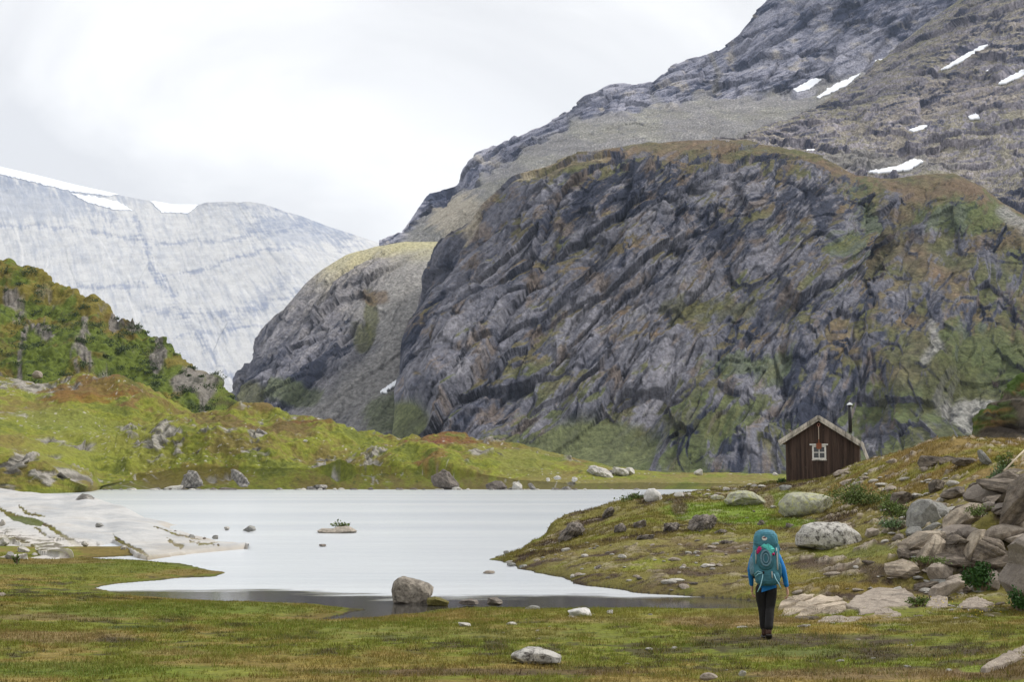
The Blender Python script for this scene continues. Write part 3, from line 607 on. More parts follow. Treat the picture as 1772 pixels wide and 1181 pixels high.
E = E + fbm(X / 1.3, Y / 1.6, 911, 4) * .04 + fbm(X / 2.6, Y / 3.2, 912, 4) * .2 * np.clip(rough_, 0, 1) + np.maximum(fbm(X / .9, Y / .9, 913, 3), 0) * .12 * np.clip(rough_, 0, 1)
E = E + fbm(X / .35, Y / .35, 914, 3) * .022 * sst(60 - Y, 0, 20)
lim = .02 + np.maximum(sd, 0) * slope
k_ = .06; Zg = -k_ * np.logaddexp(-np.clip(E, -2, 50) / k_, -lim / k_)
Zg = np.where(sd > 0, np.maximum(Zg, .012), np.maximum(-.9, -.03 + sd * .22)).astype(f32)
gppx, gppy = proj(X, Y, Zg)
def groundcol(px, py, X, Y):
    n = fbm(X / 3.2, Y / 2.4, 921, 5, .6); n2 = fbm(X / .8, Y / .7, 922, 4, .6); n3 = fbm(X / 8, Y / 5, 923, 4)
    g = C(.135, .145, .02); br = C(.185, .135, .04); dk = C(.052, .038, .024); ye = C(.26, .195, .06); lg = C(.125, .16, .018)
    c = lerp(g, br, sst(n + .5 * n3 + .45 * n2, -.12, .22) * .9)
    c = lerp(c, lg, sst(-n3 - .4 * n + .2 * n2, .05, .45) * .6)
    c = lerp(c, ye, sst(n2 + .6 * n, .12, .42) * .6)
    c = lerp(c, dk, sst(-n2 - .7 * n3, .15, .42) * .8)
    pen = sst(px, 840, 900) * sst(1046 - py, 0, 8)
    pc = lerp(C(.155, .135, .035), C(.065, .045, .03), sst(n + .6 * n2, .02, .3))
    pc = lerp(pc, C(.17, .19, .025), sst(-n + .6 * n3, .12, .45) * .8); pc = lerp(pc, C(.19, .15, .06), sst(n3 - n2 * .5, .1, .4) * .6)
    c = lerp(c, pc, pen)
    kn = sst(px, 1400, 1480) * sst(900 - py, 0, 60)
    kc = lerp(C(.20, .135, .045), C(.19, .18, .03), sst(n, -.1, .2)); kc = lerp(kc, C(.11, .08, .045), sst(n2, .1, .4) * .7)
    c = lerp(c, kc, kn * .85)
    j = n * .9
    for cx, cy, rx, ry, cc, w in ((1250, 885, 110, 16, C(.14, .21, .02), .8), (1340, 905, 60, 8, C(.14, .21, .02), .8), (1360, 865, 40, 14, C(.15, .2, .03), .7), (1290, 945, 90, 9, C(.09, .06, .04), .7), (1480, 985, 90, 10, C(.10, .075, .05), .8), (1240, 985, 120, 7, C(.10, .07, .045), .5), (1470, 955, 90, 10, C(.15, .17, .03), .6), (1400, 1000, 80, 8, C(.17, .15, .03), .7), (1440, 1018, 100, 7, C(.2, .15, .03), .7),
                                  (1400, 1108, 220, 9, C(.075, .052, .036), .6), (1250, 1075, 110, 12, C(.2, .14, .065), .7), (1450, 1090, 70, 9, C(.24, .17, .04), .8), (1550, 1130, 200, 9, C(.07, .05, .035), .6), (1370, 1128, 110, 8, C(.12, .15, .03), .7), (1120, 1060, 200, 9, C(.17, .17, .03), .7), (1680, 1150, 90, 5, C(.2, .28, .02), .0), (1630, 1080, 80, 14, C(.17, .14, .04), .7), (1750, 1160, 90, 20, C(.09, .06, .03), .8), (1480, 1165, 170, 10, C(.16, .11, .06), .7),
                                  (800, 1165, 260, 6, C(.09, .06, .035), .8), (740, 1145, 200, 7, C(.17, .14, .03), .7), (100, 1105, 120, 12, C(.19, .14, .06), .8), (90, 1068, 110, 7, C(.15, .11, .05), .7), (210, 1110, 45, 5, C(.05, .04, .025), .8), (300, 1130, 90, 5, C(.2, .16, .06), .7), (130, 1160, 200, 14, C(.10, .14, .02), .7), (350, 1165, 120, 10, C(.13, .17, .02), .6), (300, 1055, 250, 12, C(.11, .145, .02), .8), (130, 982, 220, 12, C(.12, .145, .022), .8), (330, 990, 50, 6, C(.15, .11, .03), .7), (800, 1100, 300, 10, C(.125, .145, .03), .5), (230, 1086, 60, 3, C(.04, .055, .02), .8),
                                  (60, 972, 130, 5, C(.17, .12, .04), .8), (190, 952, 60, 14, C(.15, .11, .03), .9), (1175, 880, 14, 12, C(.09, .06, .045), .8), (1330, 870, 10, 12, C(.2, .15, .1), .8), (1690, 1158, 26, 5, C(.17, .22, .03), .8), (600, 1085, 200, 8, C(.12, .155, .02), .6), (1040, 1075, 100, 6, C(.20, .16, .055), .6)):
        c = lerp(c, cc * (1 + .35 * n2[..., None]), blob(px, py, cx, cy, rx, ry, j) * w)
    return c
col = groundcol(gppx, gppy, X, Y)
sq = sst(.9 - sd, 0, .9)[..., None] * (sd > 0)[..., None]; col = col * (1 - .3 * sq)
col = np.where((sd < .03)[..., None], C(.05, .042, .03) + 0 * col, col)
rg = rough_ * sst(fbm(X / 1.1, Y / .9, 931, 4, .6), .16, .3) * sst(sd, .3, 1); 
rcol = lerp(C(.34, .29, .23), C(.12, .095, .075), sst(fbm(X / .25, Y / .25, 935, 3), -.1, .3))
col = lerp(col, rcol, rg * .55)
Zg2 = Zg + (rg * .06).astype(f32) * (1 + fbm(X / .3, Y / .3, 936, 2))
tag(mesh_np('ground', np.stack([X, Y, Zg2], -1), gridfaces(*X.shape), M['ground'], col), kind='structure')
def gz(x, y):
    x = np.asarray(x, float); y = np.maximum(np.asarray(y, float), 3.01); t = x / y
    ci = np.clip(np.interp(t, gt, np.arange(len(gt))), 0, len(gt) - 1.001); ri = np.clip((np.log(y) - gl0) / (gl1 - gl0) * (len(gD) - 1), 0, len(gD) - 1.001)
    c0 = ci.astype(int); r0 = ri.astype(int); fc = ci - c0; fr = ri - r0
    return (Zg2[r0, c0] * (1 - fc) + Zg2[r0, c0 + 1] * fc) * (1 - fr) + (Zg2[r0 + 1, c0] * (1 - fc) + Zg2[r0 + 1, c0 + 1] * fc) * fr

# ------------------------------------------------------------ water
t = NT('milky_lake_water'); p = t.pos(); sx = t.new('ShaderNodeSeparateXYZ'); t.link(p, sx.inputs[0])
nz = t.noise(t.mapping(p, (.25, .9, 1)), 1.0, 5, .6)
yy = t.math('ADD', sx.outputs[1], t.math('MULTIPLY', t.math('SUBTRACT', nz, .5), 5.0))
milk = t.new('ShaderNodeMapRange'); milk.inputs[1].default_value = 35.5; milk.inputs[2].default_value = 36.6; t.link(yy, milk.inputs[0]); mk = milk.outputs[0]
band = t.noise(t.mapping(p, (.01, .05, 1)), 1.0, 3, .5)
base = t.mix((.50, .535, .57), (.58, .605, .63), t.ramp(band, [(.35, 0.), (.6, 1.)]))
t.link(t.mix((.045, .042, .038), base, mk), t.b.inputs['Base Color'])
rgh = t.new('ShaderNodeMapRange'); rgh.inputs[3].default_value = .03; rgh.inputs[4].default_value = .22; t.link(mk, rgh.inputs[0]); t.link(rgh.outputs[0], t.b.inputs['Roughness'])
t.b.inputs['IOR'].default_value = 1.33; t.b.inputs['Specular IOR Level'].default_value = .5
xw = t.math('MINIMUM', t.math('MAXIMUM', t.math('MULTIPLY', t.math('ADD', sx.outputs[0], 3.0), -.5), 0.0), 1.8)
t.link(t.math('SUBTRACT', yy, xw), milk.inputs[0])
w1 = t.noise(t.mapping(p, (1.2, 3.2, 1)), 1.6, 5, .65)
bn = t.new('ShaderNodeBump'); bn.inputs['Distance'].default_value = .05; t.link(w1, bn.inputs['Height'])
rp = t.ramp(t.noise(t.mapping(p, (.12, 1.1, 1)), 1.0, 6, .65), [(.35, .95), (.65, 1.03)])
t.link(t.mix(t.mix((.045, .042, .038), base, mk), rp, 1.0, 'MULTIPLY'), t.b.inputs['Base Color'])
st = t.new('ShaderNodeMapRange'); st.inputs[3].default_value = .05; st.inputs[4].default_value = .8; t.link(mk, st.inputs[0]); t.link(st.outputs[0], bn.inputs['Strength']); t.link(bn.outputs[0], t.b.inputs['Normal'])
M['water'] = t.m
gx = np.linspace(-700, 700, 60); gy = np.linspace(26, 330, 60); XX, YY = np.meshgrid(gx, gy)
tag(mesh_np('lake_water', np.stack([XX, YY, 0 * XX], -1), gridfaces(60, 60), M['water']), kind='structure')

# ------------------------------------------------------------ smooth pale bedrock by the lake
def disp_sl(V, N):
    a, b = strata(V, math.radians(-25), .25)
    px, py = proj(V[..., 0], V[..., 1], V[..., 2])
    h = fbm(V[..., 0] / 4, V[..., 1] / 8, 811, 5, .5) * .22
    f, e, r = facet(a / 3., b / .8, 815, 1.)
    low = sst(py - np.interp(px, [0, 80, 150, 230], [915, 925, 935, 960]), -8, 10)
    cr = np.full(px.shape, 1e9)
    wob = 9 * fbm(px / 14, py / 5, 817, 4)
    for pts, w in (([(0, 880), (12, 890), (45, 897), (75, 908), (110, 928), (150, 950)], 3.), ([(35, 878), (42, 885), (52, 890), (72, 892)], 2.2), ([(200, 932), (225, 945), (252, 960)], 3.2), ([(293, 937), (305, 945), (318, 948)], 2.5), ([(0, 927), (30, 935), (60, 950), (85, 958)], 3), ([(330, 940), (350, 945), (375, 944)], 2), ([(60, 915), (80, 925)], 1.6), ([(268, 912), (300, 925), (345, 935)], 1.6)):
        cr = np.minimum(cr, dline(px + wob, py + wob * .5, pts) - w)
    crack = sst(-cr + 3 * fbm(px / 5, py / 3, 818, 3), -.8, 1)
    h = h - crack * .035 + f * .16 * low
    return h, (crack, low, f)
def col_sl(V, V2, N, N2, px, py, aux):
    crack, low, f = aux; x, y = V[..., 0], V[..., 1]
    n = fbm(x / 3, y / 5, 831, 5, .55); n2 = fbm(x / .6, y / 1.2, 833, 4, .6)
    c = lerp(C(.46, .455, .445), C(.36, .365, .37), sst(n, -.15, .3)); c = lerp(c, C(.45, .42, .38), sst(fbm(x / 5, y / 3, 834, 3) - .1, 0, .3) * .4)
    c = c * (1 + .10 * n2[..., None])
    mo = lerp(C(.12, .11, .02), C(.07, .05, .025), sst(n2, -.1, .2))
    c = lerp(c, mo, np.clip(crack * 1.2, 0, 1))
    gp_ = inpoly(px + 3 * n2, py + 2 * n2, [(10, 892), (40, 893), (62, 898), (76, 906), (70, 914), (45, 908), (25, 900)])
    c = lerp(c, C(.085, .10, .025) * (1 + .4 * n2[..., None]), gp_.astype(f32) * .95)
    c = lerp(c, lerp(C(.5, .47, .43), mo, sst(n2 + .5 * f, 0, .2)), low * .8)
    base = sst(V2[..., 2], .25, .05) * sst(px, 200, 260); c = lerp(c, C(.42, .36, .28), base * .5)
    return c
c0 = [(-600, 985), (0, 964), (60, 967), (100, 966), (118, 960), (128, 946), (160, 940), (195, 934), (215, 944), (235, 957), (255, 962), (300, 955), (380, 947), (425, 943), (440, 946)]
c1 = [(-600, 800, 110), (-100, 838, 100), (0, 847, 96), (60, 852, 94), (110, 856, 93), (150, 858, 90), (185, 868, 87), (215, 880, 84), (250, 896, 80), (300, 917, 75), (340, 929, 70), (380, 936, 67), (425, 940.5, 64.5), (440, 947, 64)]
sheet('bedrock_dome', [[(x, HZ + F * (CAMZ + .3) / (Dz(y, .16) - .8), Dz(y, .16) - .8) for x, y in c0], [(x, y, Dz(y, .16)) for x, y in c0], [(x, (y + 2 * dict_y) / 3, (D + 2 * dd) / 3) for (x, y, D), dict_y, dd in zip(c1, np.interp([q[0] for q in c1], [q[0] for q in c0], [q[1] for q in c0]), np.interp([q[0] for q in c1], [q[0] for q in c0], [Dz(q[1], .16) for q in c0]))], c1], (-600, 438), 1.0, (6, 90, 120), M['slab'], disp_sl, col_sl, smu=2, smv=2, kind=None)
tag(bpy.data.objects['bedrock_dome'], 'broad smooth whitish bedrock dome sloping into the lake', 'bedrock')
bpy.data.objects['bedrock_dome'].name = 'bedrock_outcrop'

# ------------------------------------------------------------ rocks
def hit(px, py):                               # where a sight line first meets the ground
    t_, s_ = ts(px, py); D = np.exp(np.linspace(math.log(12), math.log(300), 900)); k = np.nonzero(CAMZ + float(s_) * D < gz(float(t_) * D, D))[0]
    return float(D[k[0]]) if len(k) else None
def ico(sub):
    bm = bmesh.new(); bmesh.ops.create_icosphere(bm, subdivisions=sub, radius=1)
    V = np.array([v.co[:] for v in bm.verts]); Fc = np.array([[v.index for v in f.verts] for f in bm.faces]); bm.free(); return V, Fc
ICO = {}
def getico(s):
    if s not in ICO: ICO[s] = ico(s)
    return ICO[s]
def n3(p, s, seed):
    return (fbm(p[:, 0] * s + p[:, 1] * s * .7, p[:, 2] * s - p[:, 1] * s * .5, seed, 4, .55) + fbm(p[:, 1] * s + 7, p[:, 0] * s * .6 + p[:, 2] * s * .8, seed + 5, 4, .55)) * .6
def rayr(poly, th):
    out = np.zeros(len(th)); dx, dz = np.cos(th), np.sin(th); n = len(poly); best = np.zeros(len(th))
    for i in range(n):
        x1, z1 = poly[i]; x2, z2 = poly[(i + 1) % n]; ex, ez = x2 - x1, z2 - z1
        den = dx * ez - dz * ex; den = np.where(np.abs(den) < 1e-9, 1e-9, den)
        r = (x1 * ez - z1 * ex) / den; u = (x1 * dz - z1 * dx) / den
        ok = (u >= -1e-6) & (u <= 1 + 1e-6) & (r > 0); best = np.where(ok, np.maximum(best, r), best)
    return best
def cutplanes(V, nrm_, k, seed, lo=.62, hi=.95):
    g = np.random.default_rng(seed); ext = V.std(0) * 1.7 + 1e-6
    for _ in range(k):
        d = g.normal(size=3); d /= np.linalg.norm(d); q = V @ d; m = q.max(); lim = m * g.uniform(lo, hi)
        ov = np.maximum(q - lim, 0); V = V - d[None] * ov[:, None] * .93
    return V
def rock(name, label, cat, outline, D, depth, mat, sub=5, cuts=7, rough=.03, box=.75, seed=1, tilt=0, steps=0, group=None, ground=True):
    """outline: picture polygon -> real-size silhouette at distance D; depth: half thickness along the view (m)"""
    onland = False
    if 24 < D < 75 and ground:
        hd = hit(sum(p[0] for p in outline) / len(outline), max(p[1] for p in outline) - .5)
        if hd and abs(hd - D) < 10 and gz(float(ts(sum(p[0] for p in outline) / len(outline), 900)[0]) * hd, hd) > .03: D = hd + depth * .45; onland = True
    pts = [P(x, y, D) for x, y in outline]; X_ = np.array([p[0] for p in pts]); Z_ = np.array([p[2] for p in pts])
    cx, cz = (X_.min() + X_.max()) / 2, (Z_.min() + Z_.max()) / 2
    # area centroid keeps the outline star-shaped
    xs, zs = np.roll(X_, -1), np.roll(Z_, -1); cr_ = X_ * zs - xs * Z_; Aa = cr_.sum() / 2
    if abs(Aa) > 1e-6: cx, cz = ((X_ + xs) * cr_).sum() / 6 / Aa, ((Z_ + zs) * cr_).sum() / 6 / Aa
    poly = list(zip(X_ - cx, Z_ - cz)); V, Fc = getico(sub)
    th = np.arctan2(V[:, 2], V[:, 0]); c = np.hypot(V[:, 0], V[:, 2]); r = rayr(poly, th)
    r = np.where(r <= 0, np.median(r[r > 0]), r); cc = c ** box
    W3 = np.stack([r * cc * np.cos(th), np.sign(V[:, 1]) * np.abs(V[:, 1]) ** box * depth, r * cc * np.sin(th)], 1)
    W3 = cutplanes(W3, None, cuts + (8 if cuts >= 7 else 1), seed, .6 if cuts >= 7 else .74, .93)
    size = max(X_.max() - X_.min(), Z_.max() - Z_.min())
    if steps:                                 # layered rock: ledges along tilted beds
        ca, sa = math.cos(tilt), math.sin(tilt); b = -W3[:, 0] * sa + W3[:, 2] * ca; bl = size / steps
        q = b / bl + .5 * n3(W3 / size, 2, seed); k = np.floor(q); rn = (_h(k.astype(np.int64), k.astype(np.int64) * 0 + seed, 5) & 255) / 255 - .5
        sc_ = 1 + rn * .16 - .05 * np.exp(-((q - k) / .12) ** 2); W3[:, 1] *= sc_ * 1.0; W3[:, 0] *= 1 + (sc_ - 1) * .5
    nn = W3 / (np.linalg.norm(W3, axis=1, keepdims=True) + 1e-9)
    W3 = W3 + nn * (n3(W3 / size, 3.5, seed) * rough * 1.6 + n3(W3 / size, 12, seed + 3) * rough * .6)[:, None] * size
    if tilt:
        ct, st_ = math.cos(tilt), math.sin(tilt); W3 = np.stack([W3[:, 0] * ct + W3[:, 2] * st_, W3[:, 1], -W3[:, 0] * st_ + W3[:, 2] * ct], 1)
    o = mesh_np(name, W3, Fc, mat, smooth=False); o.location = (cx, D, cz - (.13 * (Z_.max() - Z_.min()) if onland else 0)); tag(o, label, cat, group)
    if tilt: o.rotation_euler = (0, -tilt, 0)
    return o
def slab(name, label, cat, outline, z0, thick, mat, grad=.05, seed=1, rough=.02, lift=0.0):
    """outline: picture polygon laid on the gently rising ground; thick: height of its edge (m)"""
    hs = [(hit(x, y) or 28.) for x, y in outline]; zs_ = [float(gz(float(ts(x, y)[0]) * d, d)) for (x, y), d in zip(outline, hs)]; Dc = sum(hs) / len(hs); z0 = sum(zs_) / len(zs_); thick *= .5
    grad = float(np.clip(np.polyfit(hs, zs_, 1)[0], .02, .3)); pl = []
    for x, y in outline:
        t_, s_ = ts(x, y); D = (z0 - grad * Dc - CAMZ) / (float(s_) - grad); pl.append((float(t_) * D, D, z0 + grad * (D - Dc)))
    pl = np.array(pl); c = pl.mean(0); rel = pl - c; n = 96; th = np.linspace(-math.pi, math.pi, n, endpoint=False)
    r = rayr([(a, b) for a, b, _ in rel], th); r = np.where(r <= 0, np.median(r), r) * (1 + .025 * noise(th * 5, th * 0 + seed, seed)); V = [[0, 0, thick * .5 + lift]]
    V[0][2] = thick + lift
    rings = [(.2, 1), (.4, 1), (.6, 1), (.78, 1), (.92, .97), (.985, .86), (1.0, .6), (1.01, .1), (1.02, -.8), (.7, -1.4)]
    for rho, h in rings:
        for i in range(n):
            x, y = r[i] * rho * math.cos(th[i]), r[i] * rho * math.sin(th[i]); V.append([x, y, h * thick + y * grad + lift])
    V = np.array(V); sz = r.mean()
    bump_ = fbm(V[:, 0] / sz * 2, V[:, 1] / sz * 2, seed, 4) * rough * 2 + facet(V[:, 0] / sz * 1.6, V[:, 1] / sz * 1.6, seed + 2, .8)[0] * rough * 1.3
    V[:, 2] += bump_
    Fq = []
    for k in range(len(rings) - 1):
        for i in range(n): a = 1 + k * n + i; b = 1 + k * n + (i + 1) % n; Fq.append([a, b, b + n]); Fq.append([a, b + n, a + n])
    for i in range(n): Fq.append([0, 1 + i, 1 + (i + 1) % n])
    o = mesh_np(name, V, Fq, mat, smooth=False); o.location = c; tag(o, label, cat); return o
def boulder(name, label, cat, px, py, w, h, D, mat, sub=4, seed=1, depth=None, group=None, cuts=9, **k):
    g = random.Random(seed); n = 9; o = []
    for i in range(n):
        a = 2 * math.pi * i / n + g.uniform(-.2, .2); rr = g.uniform(.86, 1.04); o.append((px + math.cos(a) * w / 2 * rr, py - h * .42 - math.sin(a) * h * .56 * rr))
    return rock(name, label, cat, o, D, depth or w / F * D * .42, mat, sub=sub, cuts=cuts, seed=seed, group=group, **k)
G = M
# boulders on the lakeside flat
rock('boulder', 'big pale boulder speckled with black lichen, behind the hiker to the right', 'boulder', [(1377, 935), (1380, 918), (1392, 903), (1410, 899), (1450, 898), (1470, 901), (1478, 910), (1486, 920), (1490, 943), (1478, 950), (1400, 949), (1384, 946)], 44.8, .8, G['r_white'], seed=3, cuts=5, rough=.025)
rock('boulder', 'wide greenish lichened boulder with a crack, below the hut', 'boulder', [(1345, 882), (1350, 862), (1362, 850), (1385, 847), (1420, 850), (1440, 857), (1441, 868), (1437, 882), (1425, 889), (1380, 892), (1350, 889)], 55, .95, G['r_green'], seed=12, cuts=6, rough=.022)
rock('boulder', 'dark flaky boulder left of the greenish boulder below the hut', 'boulder', [(1254, 862), (1262, 852), (1280, 846), (1300, 847), (1318, 857), (1326, 866), (1324, 875), (1300, 876), (1270, 873), (1258, 869)], 59, .8, G['r_green'], seed=21, cuts=6, rough=.035, steps=5, tilt=-.15)
rock('boulder', 'small black round stone at the left foot of the greenish boulder', 'stone', [(1345, 888), (1346, 880), (1352, 878), (1359, 881), (1359, 889), (1352, 891)], 53.5, .15, G['r_crag'], sub=3, seed=4)
rock('boulder', 'upright grey rounded boulder standing above the striped tan rocks', 'boulder', [(1571, 905), (1572, 880), (1580, 864), (1592, 857), (1608, 857), (1616, 866), (1622, 884), (1628, 893), (1615, 908), (1590, 914), (1576, 913)], 39.3, .5, G['r_grey'], seed=7, cuts=3, rough=.014, box=.62)
rock('boulder', 'large angular boulder standing in the dark shallow water', 'boulder', [(678, 1022), (682, 1008), (690, 1000), (697, 998), (720, 1004), (742, 1012), (749, 1018), (748, 1030), (740, 1042), (720, 1056), (684, 1054)], 34.4, .5, G['r_brown'], seed=9, cuts=5, rough=.04, box=.6)
rock('mossy_stone', 'low moss-covered hump at the right foot of the boulder in the water', 'stone', [(728, 1046), (735, 1037), (752, 1033), (775, 1040), (790, 1047), (770, 1052), (735, 1052)], 33.6, .3, flat('moss', (.12, .105, .03), .95, .5, 20, .02), sub=4, seed=5)
boulder('stone', 'flat dark stone in the water right of the mossy hump', 'stone', 812, 1047, 40, 9, 33.6, G['r_crag'], seed=51, depth=.35)
boulder('stone', 'rounded dark stone at the edge of the shallow water', 'stone', 857, 1049, 46, 16, 33.2, G['r_crag'], seed=52, depth=.3)
boulder('stone', 'low grey stone in the grass just right of the dark stone', 'stone', 922, 1056, 38, 9, 30.4, G['r_grey'], seed=53)
rock('stone', 'bright whitish wedge-shaped stone in the grass behind the shore', 'stone', [(974, 1064), (980, 1056), (995, 1052), (1015, 1050), (1025, 1054), (1034, 1064), (1020, 1069), (990, 1069)], 28.3, .28, flat('white_stone', (.50, .485, .46), .9, .25, 8, .03), seed=54, sub=4)
boulder('stone', 'small round stone right of the bright whitish stone', 'stone', 1057, 1064, 15, 12, 28.6, G['r_white'], seed=55, sub=3)
rock('stone', 'broad flat pale stone alone in the front meadow', 'stone', [(872, 1141), (885, 1130), (905, 1121), (930, 1122), (960, 1129), (988, 1141), (975, 1146), (930, 1149), (890, 1147)], 20.4, .32, G['r_white'], seed=56, rough=.02)
boulder('stone', 'small pale flat stone left of centre in the meadow', 'stone', 803, 1085, 36, 9, 26.3, flat('pale_stone', (.37, .35, .315), .9, .4, 8, .03), seed=57, sub=3)
boulder('stone', 'tiny whitish flat stone between meadow and dark shore stone', 'stone', 884, 1082, 28, 6, 26.5, bpy.data.materials['pale_stone'], seed=58, sub=3)
boulder('stone', 'low stone at the bottom edge of the picture, left of its neighbour', 'stone', 1226, 1178, 40, 13, 18.1, G['r_tan'], seed=59)
boulder('stone', 'small chipped stone at the bottom edge right of the low one', 'stone', 1284, 1170, 18, 10, 18.5, G['r_white'], seed=60, sub=3)
boulder('stone', 'brown stone cut off by the left edge of the meadow', 'stone', 2, 1033, 22, 8, 32.6, G['r_tan'], seed=61, sub=3)
for px, py, w_, h_, D, lb in ((1222, 983, 40, 8, 41, 'flat pale stones cluster piece left of the hiker on the point'), (1168, 1007, 36, 7, 38.3, 'flat pinkish stone low on the point'), (1078, 966, 22, 8, 44, 'single round pale stone in the middle of the point'), (1012, 965, 18, 7, 45, 'small pale stone on the left part of the point'), (1088, 1008, 14, 7, 39, 'small speckled stone near the water side of the point'), (1035, 985, 22, 5, 42, 'thin flat stone near the left shore of the point'), (1180, 985, 14, 6, 41.5, 'small stone beside the flat pale stones on the point')):
    boulder('stone', lb, 'stone', px, py, w_, h_, D, bpy.data.materials['pale_stone'], seed=int(px), sub=3)
# stones standing in the lake
rock('stone', 'small pointed grey rock standing in the open lake', 'stone', [(417, 919), (428, 912), (436, 907), (441, 912), (443, 919), (430, 921)], 77.5, .35, G['r_grey'], sub=4, seed=62)
boulder('stone', 'faint low pale rock left of the pointed rock in the lake', 'stone', 393, 918, 14, 7, 80, bpy.data.materials['pale_stone'], seed=63, sub=3)
boulder('stone', 'thin dark rock barely above the lake below the islet', 'stone', 558, 946, 22, 4, 61.5, G['r_crag'], seed=64, sub=3)
boulder('stone', 'thin flat rock in the water off the tip of the point', 'stone', 846, 993, 34, 5, 44.5, G['r_tan'], seed=65, sub=3, depth=.2)
boulder('stone', 'grey stone sticking up at the very tip of the point', 'stone', 877, 961, 16, 8, 54.4, G['r_grey'], seed=66, sub=3)
boulder('stone', 'flat grey slab on the shore of the point, left of its twin', 'stone', 884, 980, 28, 6, 48, G['r_grey'], seed=67, sub=3)
boulder('stone', 'flat grey slab on the shore of the point, right of its twin', 'stone', 906, 986, 26, 9, 46.8, G['r_grey'], seed=68, sub=3)
rock('islet', 'low rocky islet in the lake with a small green shrub', 'islet', [(546, 921), (552, 915), (575, 916), (585, 912), (605, 911), (617, 916), (619, 922), (590, 926), (555, 925)], 76.5, .9, flat('islet_rock', (.33, .29, .24), .9, .5, 6, .05), sub=4, seed=69, cuts=4)
# stones on and beside the bedrock dome
rock('stone', 'dark layered rocks lying on the crest of the white bedrock', 'stone', [(124, 864), (128, 857), (142, 855), (157, 857), (160, 862), (178, 867), (186, 875), (160, 868), (140, 866)], 88, .6, G['r_far'], sub=4, seed=71)
boulder('stone', 'single grey stone resting on the smooth white bedrock', 'stone', 172, 913, 21, 8, 70.5, G['r_grey'], seed=72, sub=4)
boulder('stone', 'dark grey boulder on the low tip of the white bedrock', 'stone', 373, 934, 17, 8, 66, G['r_grey'], seed=73, sub=4)
boulder('stone', 'small dark stone left of the boulder on the bedrock tip', 'stone', 354, 934, 8, 4, 67, G['r_crag'], seed=74, sub=3)
boulder('stone', 'brownish stone among moss where the bedrock narrows', 'stone', 331, 933, 14, 8, 68, G['r_grey'], seed=75, sub=3)
boulder('stone', 'small mossy stone on the sloping right edge of the bedrock', 'stone', 303, 922, 7, 4, 72.5, G['r_crag'], seed=76, sub=3)
for i, (px, py, w_, h_, D, lb) in enumerate(((17, 968, 24, 16, 49.5, 'light grey boulder in the rubble at the left foot of the bedrock'), (40, 956, 30, 12, 53, 'flat grey block behind the light boulder at the foot of the bedrock'), (8, 945, 22, 16, 55, 'block cut off by the left edge below the bedrock'), (60, 962, 14, 6, 52, 'small stone right of the rubble at the foot of the bedrock'), (146, 946, 16, 12, 58.5, 'white block standing in brown moss below the bedrock, left of its twin'), (214, 952, 12, 10, 57, 'white block standing in brown moss below the bedrock, right of its twin'), (4, 912, 14, 14, 66, 'grey stone cut off by the left edge on the bedrock'))):
    boulder('stone', lb, 'stone', px, py, w_, h_, D, bpy.data.materials['pale_stone'] if i not in (0,) else G['r_grey'], seed=80 + i, sub=4)
# crags of the point
for i, (ol, D, dp, lb) in enumerate((
    ([(952, 933), (960, 920), (972, 905), (985, 901), (1010, 900), (1030, 902), (1028, 910), (1005, 922), (980, 931), (965, 936)], 61.4, .9, 'dark crag overhanging the lake at the end of the point'),
    ([(1040, 895), (1046, 880), (1058, 874), (1066, 880), (1062, 890), (1050, 897)], 63.2, .5, 'small black crag above the overhanging crag of the point'),
    ([(1060, 924), (1064, 908), (1076, 905), (1088, 912), (1082, 922)], 56, .4, 'jagged brown outcrop in the turf, leftmost of the row on the point'),
    ([(1090, 908), (1102, 898), (1122, 900), (1120, 912), (1100, 916)], 57, .4, 'jagged brown outcrop in the turf, second from the left on the point'),
    ([(1146, 918), (1150, 905), (1163, 901), (1180, 906), (1178, 918), (1160, 921)], 54.5, .5, 'jagged grey-brown outcrop left of the tallest one on the point'),
    ([(1182, 908), (1190, 895), (1206, 886), (1226, 884), (1240, 892), (1244, 912), (1225, 921), (1198, 916)], 54.8, .6, 'tallest jagged grey-brown outcrop in the middle of the point'),
    ([(1228, 924), (1240, 918), (1268, 916), (1262, 924), (1240, 926)], 51.5, .4, 'low dark outcrop just right of the tallest outcrop on the point'),
    ([(1090, 930), (1110, 926), (1140, 924), (1135, 932), (1100, 935)], 51, .4, 'low broken ledge below the jagged outcrops of the point'),
    ([(1236, 940), (1250, 935), (1282, 936), (1275, 942), (1245, 943)], 47, .35, 'low dark ledge left of the hiker\'s pack'),
    ([(1308, 909), (1312, 900), (1322, 898), (1330, 908), (1322, 911)], 53, .2, 'small pointed brown rock above the hiker\'s pack'),
    ([(1358, 912), (1362, 903), (1372, 906), (1376, 914), (1365, 915)], 51, .2, 'small dark wedge of rock left of the big speckled boulder'))):
    rock('outcrop', lb, 'outcrop', ol, D, dp, G['r_crag'], seed=100 + i, steps=9, tilt=1.0, rough=.11, sub=5, cuts=16, box=.8)
rock('boulder', 'round white boulder behind a shrub on the skyline of the point', 'boulder', [(1113, 862), (1115, 850), (1122, 843), (1132, 842), (1142, 850), (1147, 860), (1140, 868), (1120, 868)], 66.5, .4, bpy.data.materials['white_stone'], seed=120, sub=4, cuts=4)
boulder('stone', 'flat green-grey stone left of the dark flaky boulder', 'stone', 1240, 866, 36, 10, 62, G['r_green'], seed=121, sub=4)
boulder('stone', 'light stone behind the flat green-grey stone', 'stone', 1255, 851, 18, 9, 70, bpy.data.materials['pale_stone'], seed=122, sub=3)
